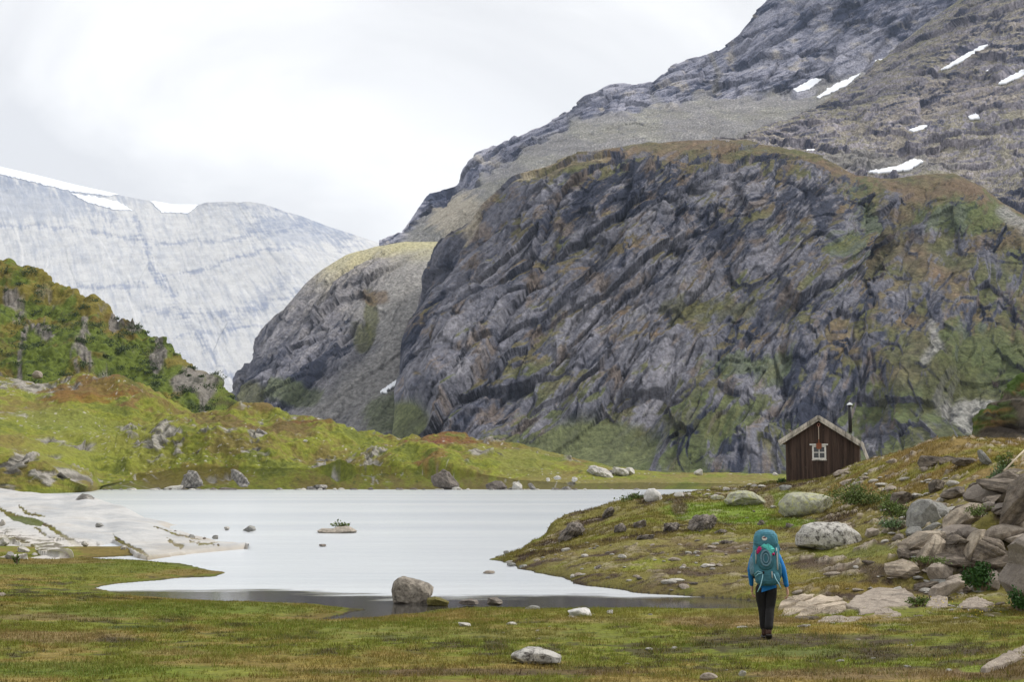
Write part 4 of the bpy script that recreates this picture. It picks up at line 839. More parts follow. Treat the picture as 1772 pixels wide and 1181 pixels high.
# stones beyond the lake
for i, (px, py, w_, h_, lb, mt) in enumerate(((1090, 823, 26, 15, 'largest round pale boulder beyond the lake near the cliff foot', 'r_fpale'), (1210, 823, 22, 12, 'pale boulder beyond the lake left of the hut', 'r_fpale'), (1058, 824, 18, 11, 'grey boulder left of the largest round one beyond the lake', 'r_far'), (1132, 832, 12, 9, 'small grey boulder on the low ground beyond the lake', 'r_far'), (948, 834, 12, 7, 'pale stone on the far turf, leftmost of three', 'r_fpale'), (965, 832, 18, 9, 'pale stone on the far turf, middle of three', 'r_fpale'), (994, 834, 16, 9, 'pale stone on the far turf, rightmost of three', 'r_fpale'),
      (951, 806, 24, 7, 'dark flat rock on the far grassy slope', 'r_fdark'), (402, 757, 32, 14, 'dark boulder below the rust-coloured hummock across the lake', 'r_fdark'), (494, 792, 28, 12, 'dark flat boulder in the middle of the far slope', 'r_fdark'), (528, 768, 14, 8, 'small pale boulder on the far slope', 'r_fpale'), (64, 656, 22, 16, 'pinkish block at the foot of the steep green hill', 'r_tan'), (1341, 824, 14, 7, 'pale stone beyond the lake close to the hut wall', 'r_fpale'), (420, 843, 24, 6, 'grey boulder at the far shoreline', 'r_far'), (555, 846, 34, 7, 'cluster rock at the far shoreline below the slope', 'r_far'), (968, 803, 14, 4, 'thin dark stone behind the dark flat rock', 'r_fdark'))):
    D = (395 if py < 812 and px > 700 else 352) if px != 64 else 425
    if i in (8, 9, 10): D = 352
    if py > 840: D = 319
    if i in (4, 5, 6): D = 328
    boulder('boulder', lb, 'boulder', px, py, w_, h_, D, G[mt], seed=130 + i, sub=4 if w_ > 20 else 3)
for i, (ol, D, dp, mt, lb, st_, tl) in enumerate((
    ([(312, 846), (318, 825), (328, 808), (340, 812), (348, 828), (354, 846), (335, 849)], 322, 3.2, 'r_far', 'upright grey layered outcrop at the far shore', 7, 1.05),
    ([(392, 820), (400, 811), (414, 812), (425, 828), (434, 845), (420, 846), (405, 832)], 324, 2.5, 'r_far', 'slanting grey outcrop right of the upright layered one', 5, .9),
    ([(736, 830), (745, 815), (760, 810), (778, 818), (790, 835), (798, 848), (765, 850), (748, 840)], 322, 3, 'r_fdark', 'dark outcrop under a rust-coloured hummock at the far shore', 4, -.6),
    ([(838, 847), (843, 832), (870, 834), (880, 848), (860, 850)], 320, 2, 'r_fdark', 'row of dark slanting slabs at the far shore', 8, 1.1),
    ([(884, 848), (888, 836), (894, 833), (900, 838), (910, 849), (896, 851)], 319, 1.5, 'r_fpale', 'whitish slanting slab at the far shore', 4, 1.1),
    ([(912, 836), (918, 834), (928, 847), (920, 850)], 319.5, 1.0, 'r_far', 'thin grey slanting slab right of the whitish one at the far shore', 3, -.8),
    ([(440, 765), (446, 740), (455, 738), (468, 755), (474, 778), (458, 778)], 349, 3, 'r_far', 'greyish outcrop right of the dark boulder across the lake', 5, -.6),
    ([(1008, 818), (1012, 810), (1030, 806), (1050, 814), (1064, 824), (1062, 834), (1052, 836), (1040, 828), (1022, 826)], 343, 3, 'r_fpale', 'bright white bedrock slab on the far turf', 4, -.5),
    ([(1048, 812), (1065, 808), (1090, 815), (1096, 822), (1086, 827), (1070, 823)], 349, 3, 'r_fpale', 'smaller white bedrock slab right of the brightest one', 3, -.4))):
    rock('outcrop', lb, 'outcrop', ol, D, dp, G[mt], seed=160 + i, steps=st_, tilt=tl, rough=.08, sub=5, cuts=12)
# rocky right-hand slope
big = rock('boulder', 'huge smooth grey-brown boulder cut off by the right edge', 'boulder', [(1714, 1032), (1712, 1010), (1720, 988), (1736, 962), (1747, 948), (1740, 925), (1728, 906), (1736, 892), (1772, 866), (1840, 850), (1885, 950), (1870, 1060), (1800, 1062), (1756, 1050), (1748, 1043), (1728, 1040)], 26, 1.1, G['r_smooth'], seed=204, cuts=14, rough=.02, sub=6, box=.5)
RP = (
 ([(1660, 978), (1663, 950), (1672, 930), (1690, 918), (1728, 924), (1741, 950), (1736, 972), (1718, 992), (1685, 990)], 29.2, .55, 'r_layer', 7, -.5, 'dark layered block left of the huge smooth boulder', 'block'),
 ([(1652, 990), (1656, 962), (1668, 935), (1688, 908), (1703, 905), (1692, 930), (1684, 960), (1682, 990)], 30.2, .5, 'r_band', 4, 1.15, 'tan upright slab on the left side of the dark layered block', 'slab'),
 ([(1530, 950), (1548, 938), (1570, 925), (1590, 912), (1612, 902), (1630, 902), (1636, 918), (1618, 945), (1600, 955), (1560, 958)], 35.8, .55, 'r_band', 5, .55, 'striped tan slab below the upright grey boulder', 'slab'),
 ([(1578, 972), (1590, 950), (1606, 930), (1622, 914), (1634, 930), (1640, 955), (1632, 970), (1600, 972)], 34.2, .45, 'r_band', 4, 1.0, 'striped tan wedge in front of the larger striped slab', 'slab'),
 ([(1626, 968), (1632, 940), (1636, 915), (1652, 905), (1676, 914), (1682, 930), (1670, 955), (1655, 972)], 33.6, .5, 'r_layer', 9, .15, 'dark flaky bedded block right of the striped tan rocks', 'block'),
 ([(1624, 912), (1636, 892), (1652, 880), (1680, 864), (1704, 866), (1708, 880), (1690, 898), (1672, 914), (1640, 914)], 36.5, .6, 'r_band', 4, .8, 'grey mossy slab above the dark flaky block', 'slab'),
 ([(1694, 906), (1702, 878), (1714, 858), (1740, 826), (1772, 802), (1830, 788), (1840, 880), (1770, 885), (1720, 908)], 33.2, .8, 'r_layer', 7, .95, 'tall grey ridge of grained rock behind the huge boulder', 'rock ridge'),
 ([(1742, 858), (1748, 843), (1776, 838), (1830, 846), (1830, 884), (1772, 880), (1755, 872)], 30.6, .5, 'r_layer', 6, -.25, 'broken bedded block on top of the huge smooth boulder', 'block'),
 ([(1606, 992), (1608, 975), (1618, 964), (1640, 963), (1660, 970), (1662, 984), (1645, 990), (1620, 995)], 31, .35, 'r_layer', 4, .05, 'squat stepped block below the striped wedge', 'block'),
 ([(1690, 1018), (1694, 985), (1706, 968), (1718, 976), (1728, 990), (1724, 1022), (1706, 1024)], 27.4, .35, 'r_smooth', 0, 0, 'small grey block wedged left of the huge smooth boulder', 'block'),
 ([(1592, 1030), (1598, 1018), (1630, 1004), (1664, 992), (1680, 994), (1684, 1002), (1660, 1014), (1625, 1032), (1604, 1037)], 27.8, .3, 'r_tan', 0, 0, 'long tilted slab left of the dark green plants', 'slab'),
 ([(1562, 1022), (1572, 1012), (1600, 1006), (1640, 1000), (1652, 1002), (1610, 1012), (1580, 1022)], 29, .2, 'r_layer', 3, .2, 'thin slab edge behind the long tilted slab', 'slab'),
 ([(1630, 858), (1640, 846), (1662, 838), (1675, 842), (1672, 858), (1648, 864)], 43.5, .6, 'r_layer', 4, -.2, 'brown ledge block on the slope, left of three', 'block'),
 ([(1672, 852), (1676, 836), (1690, 832), (1700, 848), (1692, 856)], 43, .5, 'r_layer', 4, -.2, 'brown ledge block on the slope, middle of three', 'block'),
 ([(1694, 848), (1694, 826), (1708, 824), (1720, 838), (1716, 850), (1704, 852)], 42.5, .5, 'r_layer', 4, -.2, 'brown ledge block on the slope, right of three', 'block'),
 ([(1574, 808), (1582, 792), (1600, 786), (1640, 790), (1662, 796), (1640, 803), (1600, 806)], 55, .7, 'r_layer', 4, .05, 'long grey ledge across the grassy knoll', 'ledge'),
 ([(1648, 800), (1655, 790), (1680, 791), (1694, 800), (1688, 808), (1660, 806)], 53.4, .6, 'r_layer', 4, .0, 'darker ledge right of the long grey ledge on the knoll', 'ledge'),
 ([(1690, 775), (1696, 774), (1712, 797), (1722, 808), (1712, 808), (1700, 795)], 53.5, .4, 'r_grey', 0, 0, 'narrow slanting grey slab on the right flank of the knoll', 'slab'),
 ([(1604, 848), (1608, 832), (1620, 822), (1632, 832), (1630, 846), (1615, 852)], 48, .5, 'r_layer', 5, .9, 'dark folded rock in the middle of the knoll slope', 'rock'),
 ([(1540, 868), (1548, 850), (1568, 845), (1582, 858), (1576, 870), (1556, 874)], 50, .5, 'r_layer', 5, .3, 'brown rock right of the green willow patch', 'rock'),
 ([(1498, 926), (1502, 913), (1515, 910), (1526, 922), (1520, 930), (1508, 931)], 42, .35, 'r_tan', 0, 0, 'tan block on the grass right of the speckled boulder', 'block'),
 ([(1524, 920), (1530, 914), (1538, 920), (1532, 925)], 42, .15, 'r_tan', 0, 0, 'small tan stone right of the tan block on the grass', 'stone'),
 ([(1576, 858), (1582, 852), (1600, 856), (1592, 864), (1580, 864)], 47, .3, 'pale_stone', 0, 0, 'white angular stone just above the upright grey boulder', 'stone'),
 ([(1620, 866), (1627, 857), (1634, 862), (1630, 870)], 44, .15, 'pale_stone', 0, 0, 'small white stone right of the upright grey boulder', 'stone'),
 ([(1530, 800), (1545, 793), (1560, 797), (1548, 803)], 57.5, .3, 'r_tan', 0, 0, 'light ledge stone on the knoll right of the hut', 'stone'),
 ([(1436, 820), (1452, 812), (1474, 808), (1462, 816), (1444, 824)], 62.8, .4, 'r_tan', 3, .4, 'flat ledge in the grass at the right foot of the hut', 'ledge'),
 ([(1450, 836), (1468, 828), (1482, 826), (1470, 836), (1456, 840)], 60, .4, 'r_tan', 3, .4, 'flat ledge in the grass below the right foot of the hut', 'ledge'),
 ([(1342, 846), (1352, 838), (1374, 840), (1372, 846), (1352, 850)], 64, .4, 'r_grey', 3, 0, 'low grey stone step at the left foot of the hut', 'stone'))
for i, (ol, D, dp, mt, st_, tl, lb, ct) in enumerate(RP):
    rock('rock_block' if 'block' in ct else 'rock_ledge' if 'ledge' in ct else 'flat_rock' if 'slab' in ct else 'stone', lb, ct, ol, D, dp, G[mt] if mt in G else bpy.data.materials[mt], seed=210 + i, steps=st_, tilt=tl, rough=.03 if st_ else .02, sub=5 if i < 12 else 4, cuts=8, box=.6)
slab('flat_rock', 'large flat tan slab on the ground right of the hiker', 'slab', [(1463, 1052), (1480, 1037), (1503, 1024), (1535, 1018), (1565, 1021), (1590, 1040), (1560, 1052), (1530, 1056), (1512, 1065), (1490, 1066), (1485, 1058)], .50, .10, G['r_tan'], seed=301)
slab('flat_rock', 'small flat slab touching the large tan slab in front', 'slab', [(1511, 1068), (1518, 1058), (1532, 1055), (1550, 1060), (1560, 1067), (1545, 1072), (1522, 1072)], .45, .07, G['r_tan'], seed=302)
slab('flat_rock', 'pale flat slab in the grass nearest to the hiker\'s feet', 'slab', [(1412, 1082), (1425, 1072), (1445, 1067), (1470, 1071), (1492, 1070), (1480, 1078), (1450, 1082)], .40, .06, G['r_tan'], seed=303)
slab('flat_rock', 'triangular tan slab below the long tilted slab', 'slab', [(1602, 1052), (1612, 1036), (1625, 1030), (1640, 1033), (1640, 1054), (1622, 1058)], .55, .10, G['r_tan'], seed=304, grad=.15)
slab('flat_rock', 'broad pointed slab in front of the huge smooth boulder', 'slab', [(1658, 1052), (1675, 1040), (1690, 1035), (1706, 1042), (1724, 1053), (1700, 1057), (1680, 1056)], .55, .09, G['r_tan'], seed=305, grad=.1)
for i, ol in enumerate(([(1344, 1062), (1352, 1046), (1372, 1036), (1398, 1030), (1420, 1031), (1395, 1040), (1370, 1050)], [(1345, 1076), (1356, 1062), (1384, 1048), (1420, 1036), (1448, 1034), (1462, 1040), (1430, 1048), (1390, 1062), (1360, 1075)], [(1364, 1082), (1384, 1066), (1420, 1052), (1462, 1043), (1470, 1050), (1432, 1058), (1400, 1070), (1378, 1080)], [(1420, 1064), (1440, 1057), (1466, 1053), (1462, 1060), (1436, 1066)])):
    slab('rock_ledge', ('thin bedrock ledge right behind the hiker\'s hand, farthest of four', 'long bedrock ledge beside the hiker\'s legs, second farthest of four', 'long bedrock ledge beside the hiker\'s legs, third farthest of four', 'short bedrock ledge touching the large tan slab')[i], 'ledge', ol, .42, .12, G['r_band'], seed=310 + i, grad=.03, rough=.03)
slab('rock_ledge', 'long brown ledge rising out of the bottom right corner', 'ledge', [(1696, 1163), (1712, 1150), (1740, 1138), (1772, 1124), (1840, 1100), (1860, 1112), (1790, 1140), (1750, 1152), (1715, 1166)], .58, .10, G['r_tan'], seed=320, grad=.12)
# scattered stones nothing tells apart
def scatter(n, region, label, group, mats, smin, smax, seed, flatz=.5, name='small_stone'):
    g = random.Random(seed); protos = []
    for i in range(5):
        V, Fc = getico(2); V = cutplanes(V * np.array([1, .8, flatz]), None, 7, seed + i, .55, .9); V = V + .1 * (V * n3(V, 1.5, seed + i)[:, None]); me_o = mesh_np(name, V, Fc, mats[i % len(mats)], smooth=False); protos.append(me_o.data); bpy.data.objects.remove(me_o)
    k = 0; tries = 0
    while k < n and tries < 4000:
        tries += 1; cx, cy, rx, ry = region[g.randrange(len(region))]; px = g.gauss(cx, rx * .6); py = g.uniform(cy - ry, cy + ry)
        # walk out along the sight line until it meets the ground
        t_, s_ = ts(px, py); Ds_ = np.exp(np.linspace(math.log(12), math.log(320), 700)); zz = CAMZ + float(s_) * Ds_; gg = gz(float(t_) * Ds_, Ds_); hit = np.nonzero(zz < gg)[0]
        if len(hit) == 0: continue
        D = Ds_[hit[0]]; x = float(t_) * D; z = float(gz(x, D))
        if z < .03: continue
        o = bpy.data.objects.new(name, protos[g.randrange(5)]); COLL.objects.link(o); r_ = g.uniform(smin, smax) * (1 + g.random() ** 4 * 1.2)
        o.location = (x, D, z + r_ * flatz * .08); o.scale = (r_ * g.uniform(.8, 1.5), r_ * g.uniform(.8, 1.2), r_ * g.uniform(.6, 1.1)); o.rotation_euler = (g.uniform(-.2, .2), g.uniform(-.2, .2), g.uniform(0, 6.28)); tag(o, label, 'stone', group); k += 1
ps, tn, cg = bpy.data.materials['pale_stone'], G['r_tan'], G['r_crag']
scatter(70, [(1100, 960, 150, 50), (1180, 990, 120, 35), (1250, 930, 80, 50), (1000, 975, 80, 30)], 'small stone sunk in the turf of the grassy point', 'small stones on the turf of the point', [ps, tn, cg], .04, .11, 5)
scatter(75, [(1560, 840, 90, 40), (1640, 870, 80, 40), (1500, 830, 60, 25), (1590, 950, 50, 40), (1560, 900, 50, 40)], 'small pale stone on the grassy knoll slope right of the hut', 'small stones on the knoll slope', [ps, tn, tn, ps], .06, .17, 6)
scatter(80, [(1500, 1010, 80, 20), (1620, 1010, 70, 30), (1560, 990, 60, 15), (1450, 1075, 60, 12), (1680, 1060, 60, 12)], 'small flat stone in the rubble between the slabs at right', 'small stones between the slabs', [tn, ps, G['r_layer']], .035, .12, 7, .4)
scatter(26, [(1450, 1140, 250, 35), (1150, 1120, 200, 40), (900, 1090, 200, 30)], 'tiny stone lying in the front meadow', 'tiny stones in the meadow', [ps, tn], .02, .05, 8, .4)
scatter(24, [(1290, 838, 50, 8), (1240, 855, 40, 6), (1180, 858, 30, 4)], 'small pale stone on the flat ground behind the boulders by the hut', 'small stones near the hut', [ps, tn], .08, .2, 9)

scatter(60, [(1690, 940, 60, 60), (1640, 930, 70, 40), (1740, 860, 30, 30), (1600, 985, 60, 20), (1680, 1005, 50, 25)], 'angular grey-brown block filling the rock heap at the right edge', 'angular blocks of the rock heap', [G['r_layer'], G['r_band'], tn, G['r_smooth'], G['r_grey']], .12, .30, 10, .6, 'rock_block')
scatter(26, [(1690, 925, 60, 55), (1650, 915, 50, 40), (1745, 850, 40, 30), (1720, 880, 40, 30)], 'large jagged slab wedged in the upper part of the rock heap', 'large slabs of the rock heap', [G['r_band'], G['r_layer'], tn, G['r_smooth'], G['r_layer']], .28, .5, 12, .45, 'flat_rock')
g = random.Random(41); V, Fc = getico(2); V = cutplanes(V * np.array([1.3, 1, .7]), None, 8, 3, .6, .9); pr = [mesh_np('shore_stone', V, Fc, m_, smooth=False) for m_ in (G['r_far'], G['r_fpale'], G['r_fdark'])]
prd = [o.data for o in pr]; [bpy.data.objects.remove(o) for o in pr]
for i in range(70):
    px = g.choice([g.uniform(185, 1120), g.gauss(560, 60), g.gauss(960, 60), g.gauss(300, 80)]); px = min(max(px, 182), 1125); D = float(Dz(848.4, 0)) + g.uniform(-1.5, 1.5); r_ = g.uniform(.2, .7) * (1 + (g.random() > .85)); t_, _ = ts(px, 848)
    o = bpy.data.objects.new('shore_stone', prd[i % 3]); COLL.objects.link(o); o.location = (float(t_) * D, D, .05); o.scale = (r_ * g.uniform(.8, 2), r_, r_); o.rotation_euler = (0, g.uniform(-.3, .3), g.uniform(0, 6.3)); tag(o, 'small stone on the waterline of the far lake shore', 'stone', 'small stones along the far shore')

# ------------------------------------------------------------ shrubs and plants
def leafmat(name, c):
    t = NT(name); o = t.pos(); m = t.ramp(t.noise(o, 14, 3), [(.3, .55), (.7, 1.5)]); cc = t.mix(c, m, 1.0, 'MULTIPLY'); t.link(cc, t.b.inputs['Base Color']); t.b.inputs['Roughness'].default_value = .7; t.b.inputs['Specular IOR Level'].default_value = .2
    return t.m
LM = {'g': leafmat('willow_leaves', (.11, .15, .04)), 'b': leafmat('blue_green_leaves', (.13, .19, .09)), 'd': leafmat('dark_leaves', (.035, .085, .02)), 'f': leafmat('far_bush_leaves', (.055, .08, .03))}
STEM = flat('twig_bark', (.12, .09, .06), .9)
def leaves(cen, rad, n, size, seed, up=.3):
    g = np.random.default_rng(seed); k = 12; cl = g.normal(size=(k, 3)) * .42; cl[:, 2] = np.abs(cl[:, 2])
    p = cl[g.integers(0, k, n)] + g.normal(size=(n, 3)) * .22; p = p * rad + cen; p[:, 2] = np.maximum(p[:, 2], cen[2] * 0)
    a = g.normal(size=(n, 3)); a[:, 2] += up * 2; a /= np.linalg.norm(a, axis=1, keepdims=True); b = np.cross(a, g.normal(size=(n, 3))); b /= np.linalg.norm(b, axis=1, keepdims=True)
    s_ = size * g.uniform(.6, 1.4, (n, 1)); V = np.stack([p, p + a * s_ * .5 + b * s_ * .28, p + a * s_, p + a * s_ * .5 - b * s_ * .28], 1).reshape(-1, 3)
    return V, np.arange(n * 4).reshape(n, 4)
def shrub(label, px, py, D, wpx, hpx, lm, seed, name='shrub', z=None, dens=900, size=.07, depth=.5):
    t_, _ = ts(px, py); x = float(t_) * D; z = P(px, py, D)[2] if z is None else z; w_ = wpx / F * D / 2; h_ = hpx / F * D
    r = empty(name, (x, D, z)); V, Fq = leaves(np.array([0, 0, h_ * .12]), np.array([w_, w_ * depth * 1.2, h_ * .75]), dens, size, seed)
    mesh_np('foliage', V, Fq, LM[lm], smooth=False, parent=r); bm = bmesh.new(); g = random.Random(seed)
    for i in range(9):
        a = g.uniform(-1, 1); b = g.uniform(-1, 1); addtube(bm, [(a * w_ * .3, b * w_ * .2, -.05), (a * w_ * .6, b * w_ * .4, h_ * .4), (a * w_ * .8, b * w_ * .5, h_ * g.uniform(.7, 1))], [.02, .013, .006], 5)
    bmobj('stem', bm, STEM, r); tag(r, label, 'shrub')
shrub('green willow shrub beside the round white boulder on the point', 1103, 866, 65, 44, 14, 'g', 1, dens=700, size=.1)
shrub('small bush on the rocky islet in the lake', 594, 914, 76.5, 30, 10, 'g', 2, dens=220, size=.12)
shrub('largest green willow patch on the knoll slope below the hut', 1487, 872, 50.5, 90, 34, 'g', 3, dens=2600, size=.08, depth=.8)
shrub('bright green willow patch left of the upright grey boulder', 1548, 893, 43.5, 60, 22, 'g', 4, dens=1700, size=.07, depth=.8)
shrub('blue-green willow low beside the upright grey boulder', 1546, 912, 41.5, 44, 14, 'b', 5, dens=900, size=.06, depth=.7)
shrub('pale blue-green willow beside the three ledge blocks', 1728, 838, 43.5, 36, 28, 'b', 6, dens=800, size=.08)
shrub('green willow at the top of the right-hand rocks', 1745, 812, 46, 40, 24, 'g', 7, dens=700, size=.08)
shrub('green plants growing on the grey mossy slab', 1692, 892, 35.5, 40, 18, 'g', 8, dens=500, size=.05)
shrub('dark green leafy plants at the foot of the huge smooth boulder', 1694, 1018, 26.5, 62, 36, 'd', 9, name='leafy_plant', dens=1500, size=.07, depth=.6)
shrub('low green plants with yellow flowers right of the huge boulder foot', 1768, 1052, 24.3, 46, 30, 'd', 10, name='leafy_plant', dens=1300, size=.05, depth=.5)
shrub('small dark shrub at the left corner of the hut', 1354, 836, 65.5, 14, 9, 'd', 11, dens=260, size=.07)
shrub('bright green plants in front of the long tilted slab', 1590, 1046, 27, 36, 12, 'g', 12, name='leafy_plant', dens=500, size=.05)
shrub('green plants below the striped tan rocks', 1600, 975, 33, 60, 10, 'g', 13, name='leafy_plant', dens=600, size=.05)
shrub('small green plant sprouting alone in the left meadow', 28, 975, 44, 10, 12, 'g', 14, name='leafy_plant', dens=60, size=.1)
# far bushes on the steep green hill: dense cover nobody could count
Vs, Fs, k0 = [], [], 0; g_ = GR['green_hill']; rs = np.random.default_rng(5); cr_ = g_['crest']
for i in range(240):
    r_ = rs.integers(40, cr_ - 2); c_ = rs.integers(0, g_['V'].shape[1]); p_ = g_['V'][r_, c_]
    if not (-60 < g_['px'][r_, c_] < 420): continue
    s_ = rs.uniform(.7, 2.2); V, Fq = leaves(p_, np.array([s_ * 1.5, s_, s_ * .8]), 90, .55, i); Vs.append(V); Fs.append(Fq + k0); k0 += len(V)
tag(mesh_np('hillside_scrub', np.concatenate(Vs), np.concatenate(Fs), LM['f'], smooth=False), kind='stuff')
# grass blades: one cover
def grass(name, n, regs, hmin, hmax, wd, seed, tint=1.0):
    g = np.random.default_rng(seed); PX = []; DL = []
    for (x0, x1, d0, d1, fr) in regs:
        m = int(n * fr); PX.append(g.uniform(x0, x1, m)); DL.append(np.sqrt(g.uniform(d0 ** 2, d1 ** 2, m)) if d1 < 70 else g.uniform(d0, d1, m))
    px = np.concatenate(PX); D = np.concatenate(DL); x = (px - CX) / F / cP * D; z = gz(x, D)
    cl = fbm(x / .5, D / .5, seed, 3) + .5 * fbm(x / 3, D / 3, seed + 1, 2)
    qx, qy = proj(x, D, z); keep = (z > .03) & (cl > -.25 + .3 * g.random(len(x)))
    # trodden and stony places stay bare
    bare = np.maximum(blob(qx, qy, 1400, 1108, 190, 8, cl) * .8, np.maximum(blob(qx, qy, 1540, 1045, 90, 30), blob(qx, qy, 1400, 1050, 60, 22))); keep &= g.random(len(x)) > bare
    keep &= ~((qx > 1600) & (qy > 870) & (qy < 1030))
    px, D, x, z, qx, qy = (a[keep] for a in (px, D, x, z, qx, qy)); n = len(x)
    c = groundcol(qx, qy, x, D); tl = g.random(n); c = c * (g.uniform(.75, 1.5, n)[:, None]); c = np.where((tl > .84)[:, None], c * .5 + C(.30, .23, .08) * .5, c) * tint
    h = g.uniform(hmin, hmax, n) * (1 + .5 * noise(x / .7, D / .7, 77)); an = g.uniform(0, 6.28, n); ln = g.normal(size=(n, 2)) * .35 * h[:, None]; ww = wd * g.uniform(.6, 1.4, n)
    V = np.zeros((n, 3, 3), f32); V[:, 0] = np.stack([x - np.cos(an) * ww, D - np.sin(an) * ww, z - .01], 1); V[:, 1] = np.stack([x + np.cos(an) * ww, D + np.sin(an) * ww, z - .01], 1); V[:, 2] = np.stack([x + ln[:, 0], D + ln[:, 1], z + h], 1)
    cc = np.repeat(c[:, None], 3, 1); cc[:, :2] *= .92
    tag(mesh_np(name, V, np.arange(n * 3).reshape(n, 3), M['blade'], cc, smooth=False), kind='stuff')
t = NT('grass_blades'); a = t.new('ShaderNodeVertexColor', layer_name='Col'); t.link(a.outputs[0], t.b.inputs['Base Color']); tr = t.new('ShaderNodeBsdfTranslucent'); t.link(a.outputs[0], tr.inputs[0]); mxs = t.new('ShaderNodeMixShader'); mxs.inputs[0].default_value = .45; t.link(t.b.outputs[0], mxs.inputs[1]); t.link(tr.outputs[0], mxs.inputs[2]); t.link(mxs.outputs[0], t.n['Material Output'].inputs[0]); t.b.inputs['Roughness'].default_value = .8; t.b.inputs['Specular IOR Level'].default_value = .15; M['blade'] = t.m
grass('meadow_grass', 420000, [(-80, 1850, 16, 36, .62), (-80, 420, 36, 53, .12), (850, 1850, 33, 52, .26)], .02, .065, .007, 3)
grass('side_grass', 70000, [(1850, 2700, 14, 36, .7), (-500, -80, 14, 36, .3)], .03, .08, .01, 5)
grass('point_grass', 130000, [(850, 1780, 48, 72, 1)], .04, .12, .014, 4)
# taller tussocks
g = np.random.default_rng(21); nt_ = 1500; tp = g.uniform(-60, 1840, nt_); tD = np.sqrt(g.uniform(16 ** 2, 33 ** 2, nt_)); tx = (tp - CX) / F / cP * tD; ok = (fbm(tx / 2, tD / 2, 55, 3) > -.05) & (gz(tx, tD) > .06) & ~((tp > 1420) & (tD > 24)); tx, tD = tx[ok], tD[ok]
nb = 26; bx = np.repeat(tx, nb) + g.normal(size=len(tx) * nb) * .05; by = np.repeat(tD, nb) + g.normal(size=len(tx) * nb) * .05; bz = gz(bx, by); hh = g.uniform(.05, .13, len(bx)); an = g.uniform(0, 6.28, len(bx)); dx_ = (bx - np.repeat(tx, nb)) * 1.2 + g.normal(size=len(bx)) * .02; dy_ = (by - np.repeat(tD, nb)) * 1.2
qx, qy = proj(bx, by, bz); cc = groundcol(qx, qy, bx, by) * .6 + np.where(g.random((len(bx), 1)) > .5, C(.30, .24, .09), C(.11, .15, .02)) * .5
V = np.zeros((len(bx), 3, 3), f32); V[:, 0] = np.stack([bx - np.cos(an) * .005, by - np.sin(an) * .005, bz - .01], 1); V[:, 1] = np.stack([bx + np.cos(an) * .005, by + np.sin(an) * .005, bz - .01], 1); V[:, 2] = np.stack([bx + dx_, by + dy_, bz + hh], 1)
tag(mesh_np('tussock_grass', V, np.arange(len(bx) * 3).reshape(-1, 3), M['blade'], np.repeat(cc[:, None], 3, 1), smooth=False), kind='stuff')
# little yellow flowers
V, Fq = leaves(np.array([0, 0, 0]), np.array([1, 1, 1]), 90, .028, 77); g = np.random.default_rng(9)
for i in range(90):
    px, py = ((1640 + g.normal() * 25, 1040 + g.normal() * 6) if i < 35 else (1700 + g.normal() * 22, 1055 + g.normal() * 5) if i < 60 else (1766 + g.normal() * 8, 1030 + g.normal() * 14)); D = float(Dz(py, .62)); p_ = P(px, py, D); p_[2] = max(float(gz(p_[0], D)) + .06, p_[2]); q = V[i * 4:i * 4 + 4]; V[i * 4:i * 4 + 4] = q - q.mean(0) + p_
tag(mesh_np('yellow_flowers', V, Fq, flat('yellow_petals', (.75, .55, .03), .6), smooth=False), kind='stuff')

# ------------------------------------------------------------ the hut
Z0 = P(1423, 835, 66); hut = empty('wooden_hut', (Z0[0], 66, Z0[2]), math.radians(-14.5)); tag(hut, 'small dark brown wooden hut with grey board roof beside the knoll', 'hut')
u = 66 / F
def boardmat(name, c, dirt, scale=3):
    t = NT(name); o = t.obj(); v = t.mapping(o, (9, 9, .6)); n1 = t.noise(v, scale, 8, .65); m = t.mix(t.ramp(n1, [(.3, .6), (.7, 1.4)]), t.ramp(t.noise(t.mapping(o, (5.5, 5.5, .12)), 1, 2), [(.35, .6), (.65, 1.7)]), 1.0, 'MULTIPLY'); cc = t.mix(c, m, 1.0, 'MULTIPLY')
    cc = t.mix(cc, dirt, t.ramp(t.noise(t.mapping(o, (7, 7, 2.2)), 2.4, 8, .72), [(.62, 0.), (.72, .8)])); t.link(cc, t.b.inputs['Base Color']); t.b.inputs['Roughness'].default_value = .85; t.bump(n1, .008); return t.m
BR = boardmat('dark_tarred_boards', (.052, .033, .025), (.22, .17, .13)); GW = boardmat('weathered_grey_wood', (.36, .33, .29), (.14, .12, .10)); WH = flat('chipped_white_paint', (.66, .64, .60), .8, .2, 12)
xl, xr, dep = -61 * u, 62 * u, 4.0; apx, apz = -4 * u, 112 * u; zl, zr = 76 * u, 71 * u; bot = -.6
def topz(x): return zl + (apz - zl) * (x - xl) / (apx - xl) if x < apx else apz + (zr - apz) * (x - apx) / (xr - apx)
bm = bmesh.new(); x = xl; g = random.Random(3)
while x < xr - .01:                                        # front: vertical boards of uneven width
    wd = g.uniform(.15, .21); x2 = min(x + wd, xr); y0 = g.uniform(0, .010); cuts_ = [x, x2] if not (x < apx < x2) else [x, apx, x2]
    for a_, b_ in zip(cuts_, cuts_[1:]):
        f_ = [bm.verts.new((a_, y0, bot)), bm.verts.new((b_, y0, bot)), bm.verts.new((b_, y0, topz(b_) - .03)), bm.verts.new((a_, y0, topz(a_) - .03))]; bk = [bm.verts.new((v.co.x, .06, v.co.z)) for v in f_]
        bm.faces.new(f_); bm.faces.new(bk[::-1])
        for i in range(4): bm.faces.new((f_[i], bk[i], bk[(i + 1) % 4], f_[(i + 1) % 4]))
    x = x2
for xx in np.arange(xl + .16, xr - .1, .178):             # cover strips over the joints
    addbox(bm, xx - .017, xx + .017, -.016, .004, bot, topz(xx) - .05)
bmobj('front_wall', bm, BR, hut)
bm = bmesh.new()
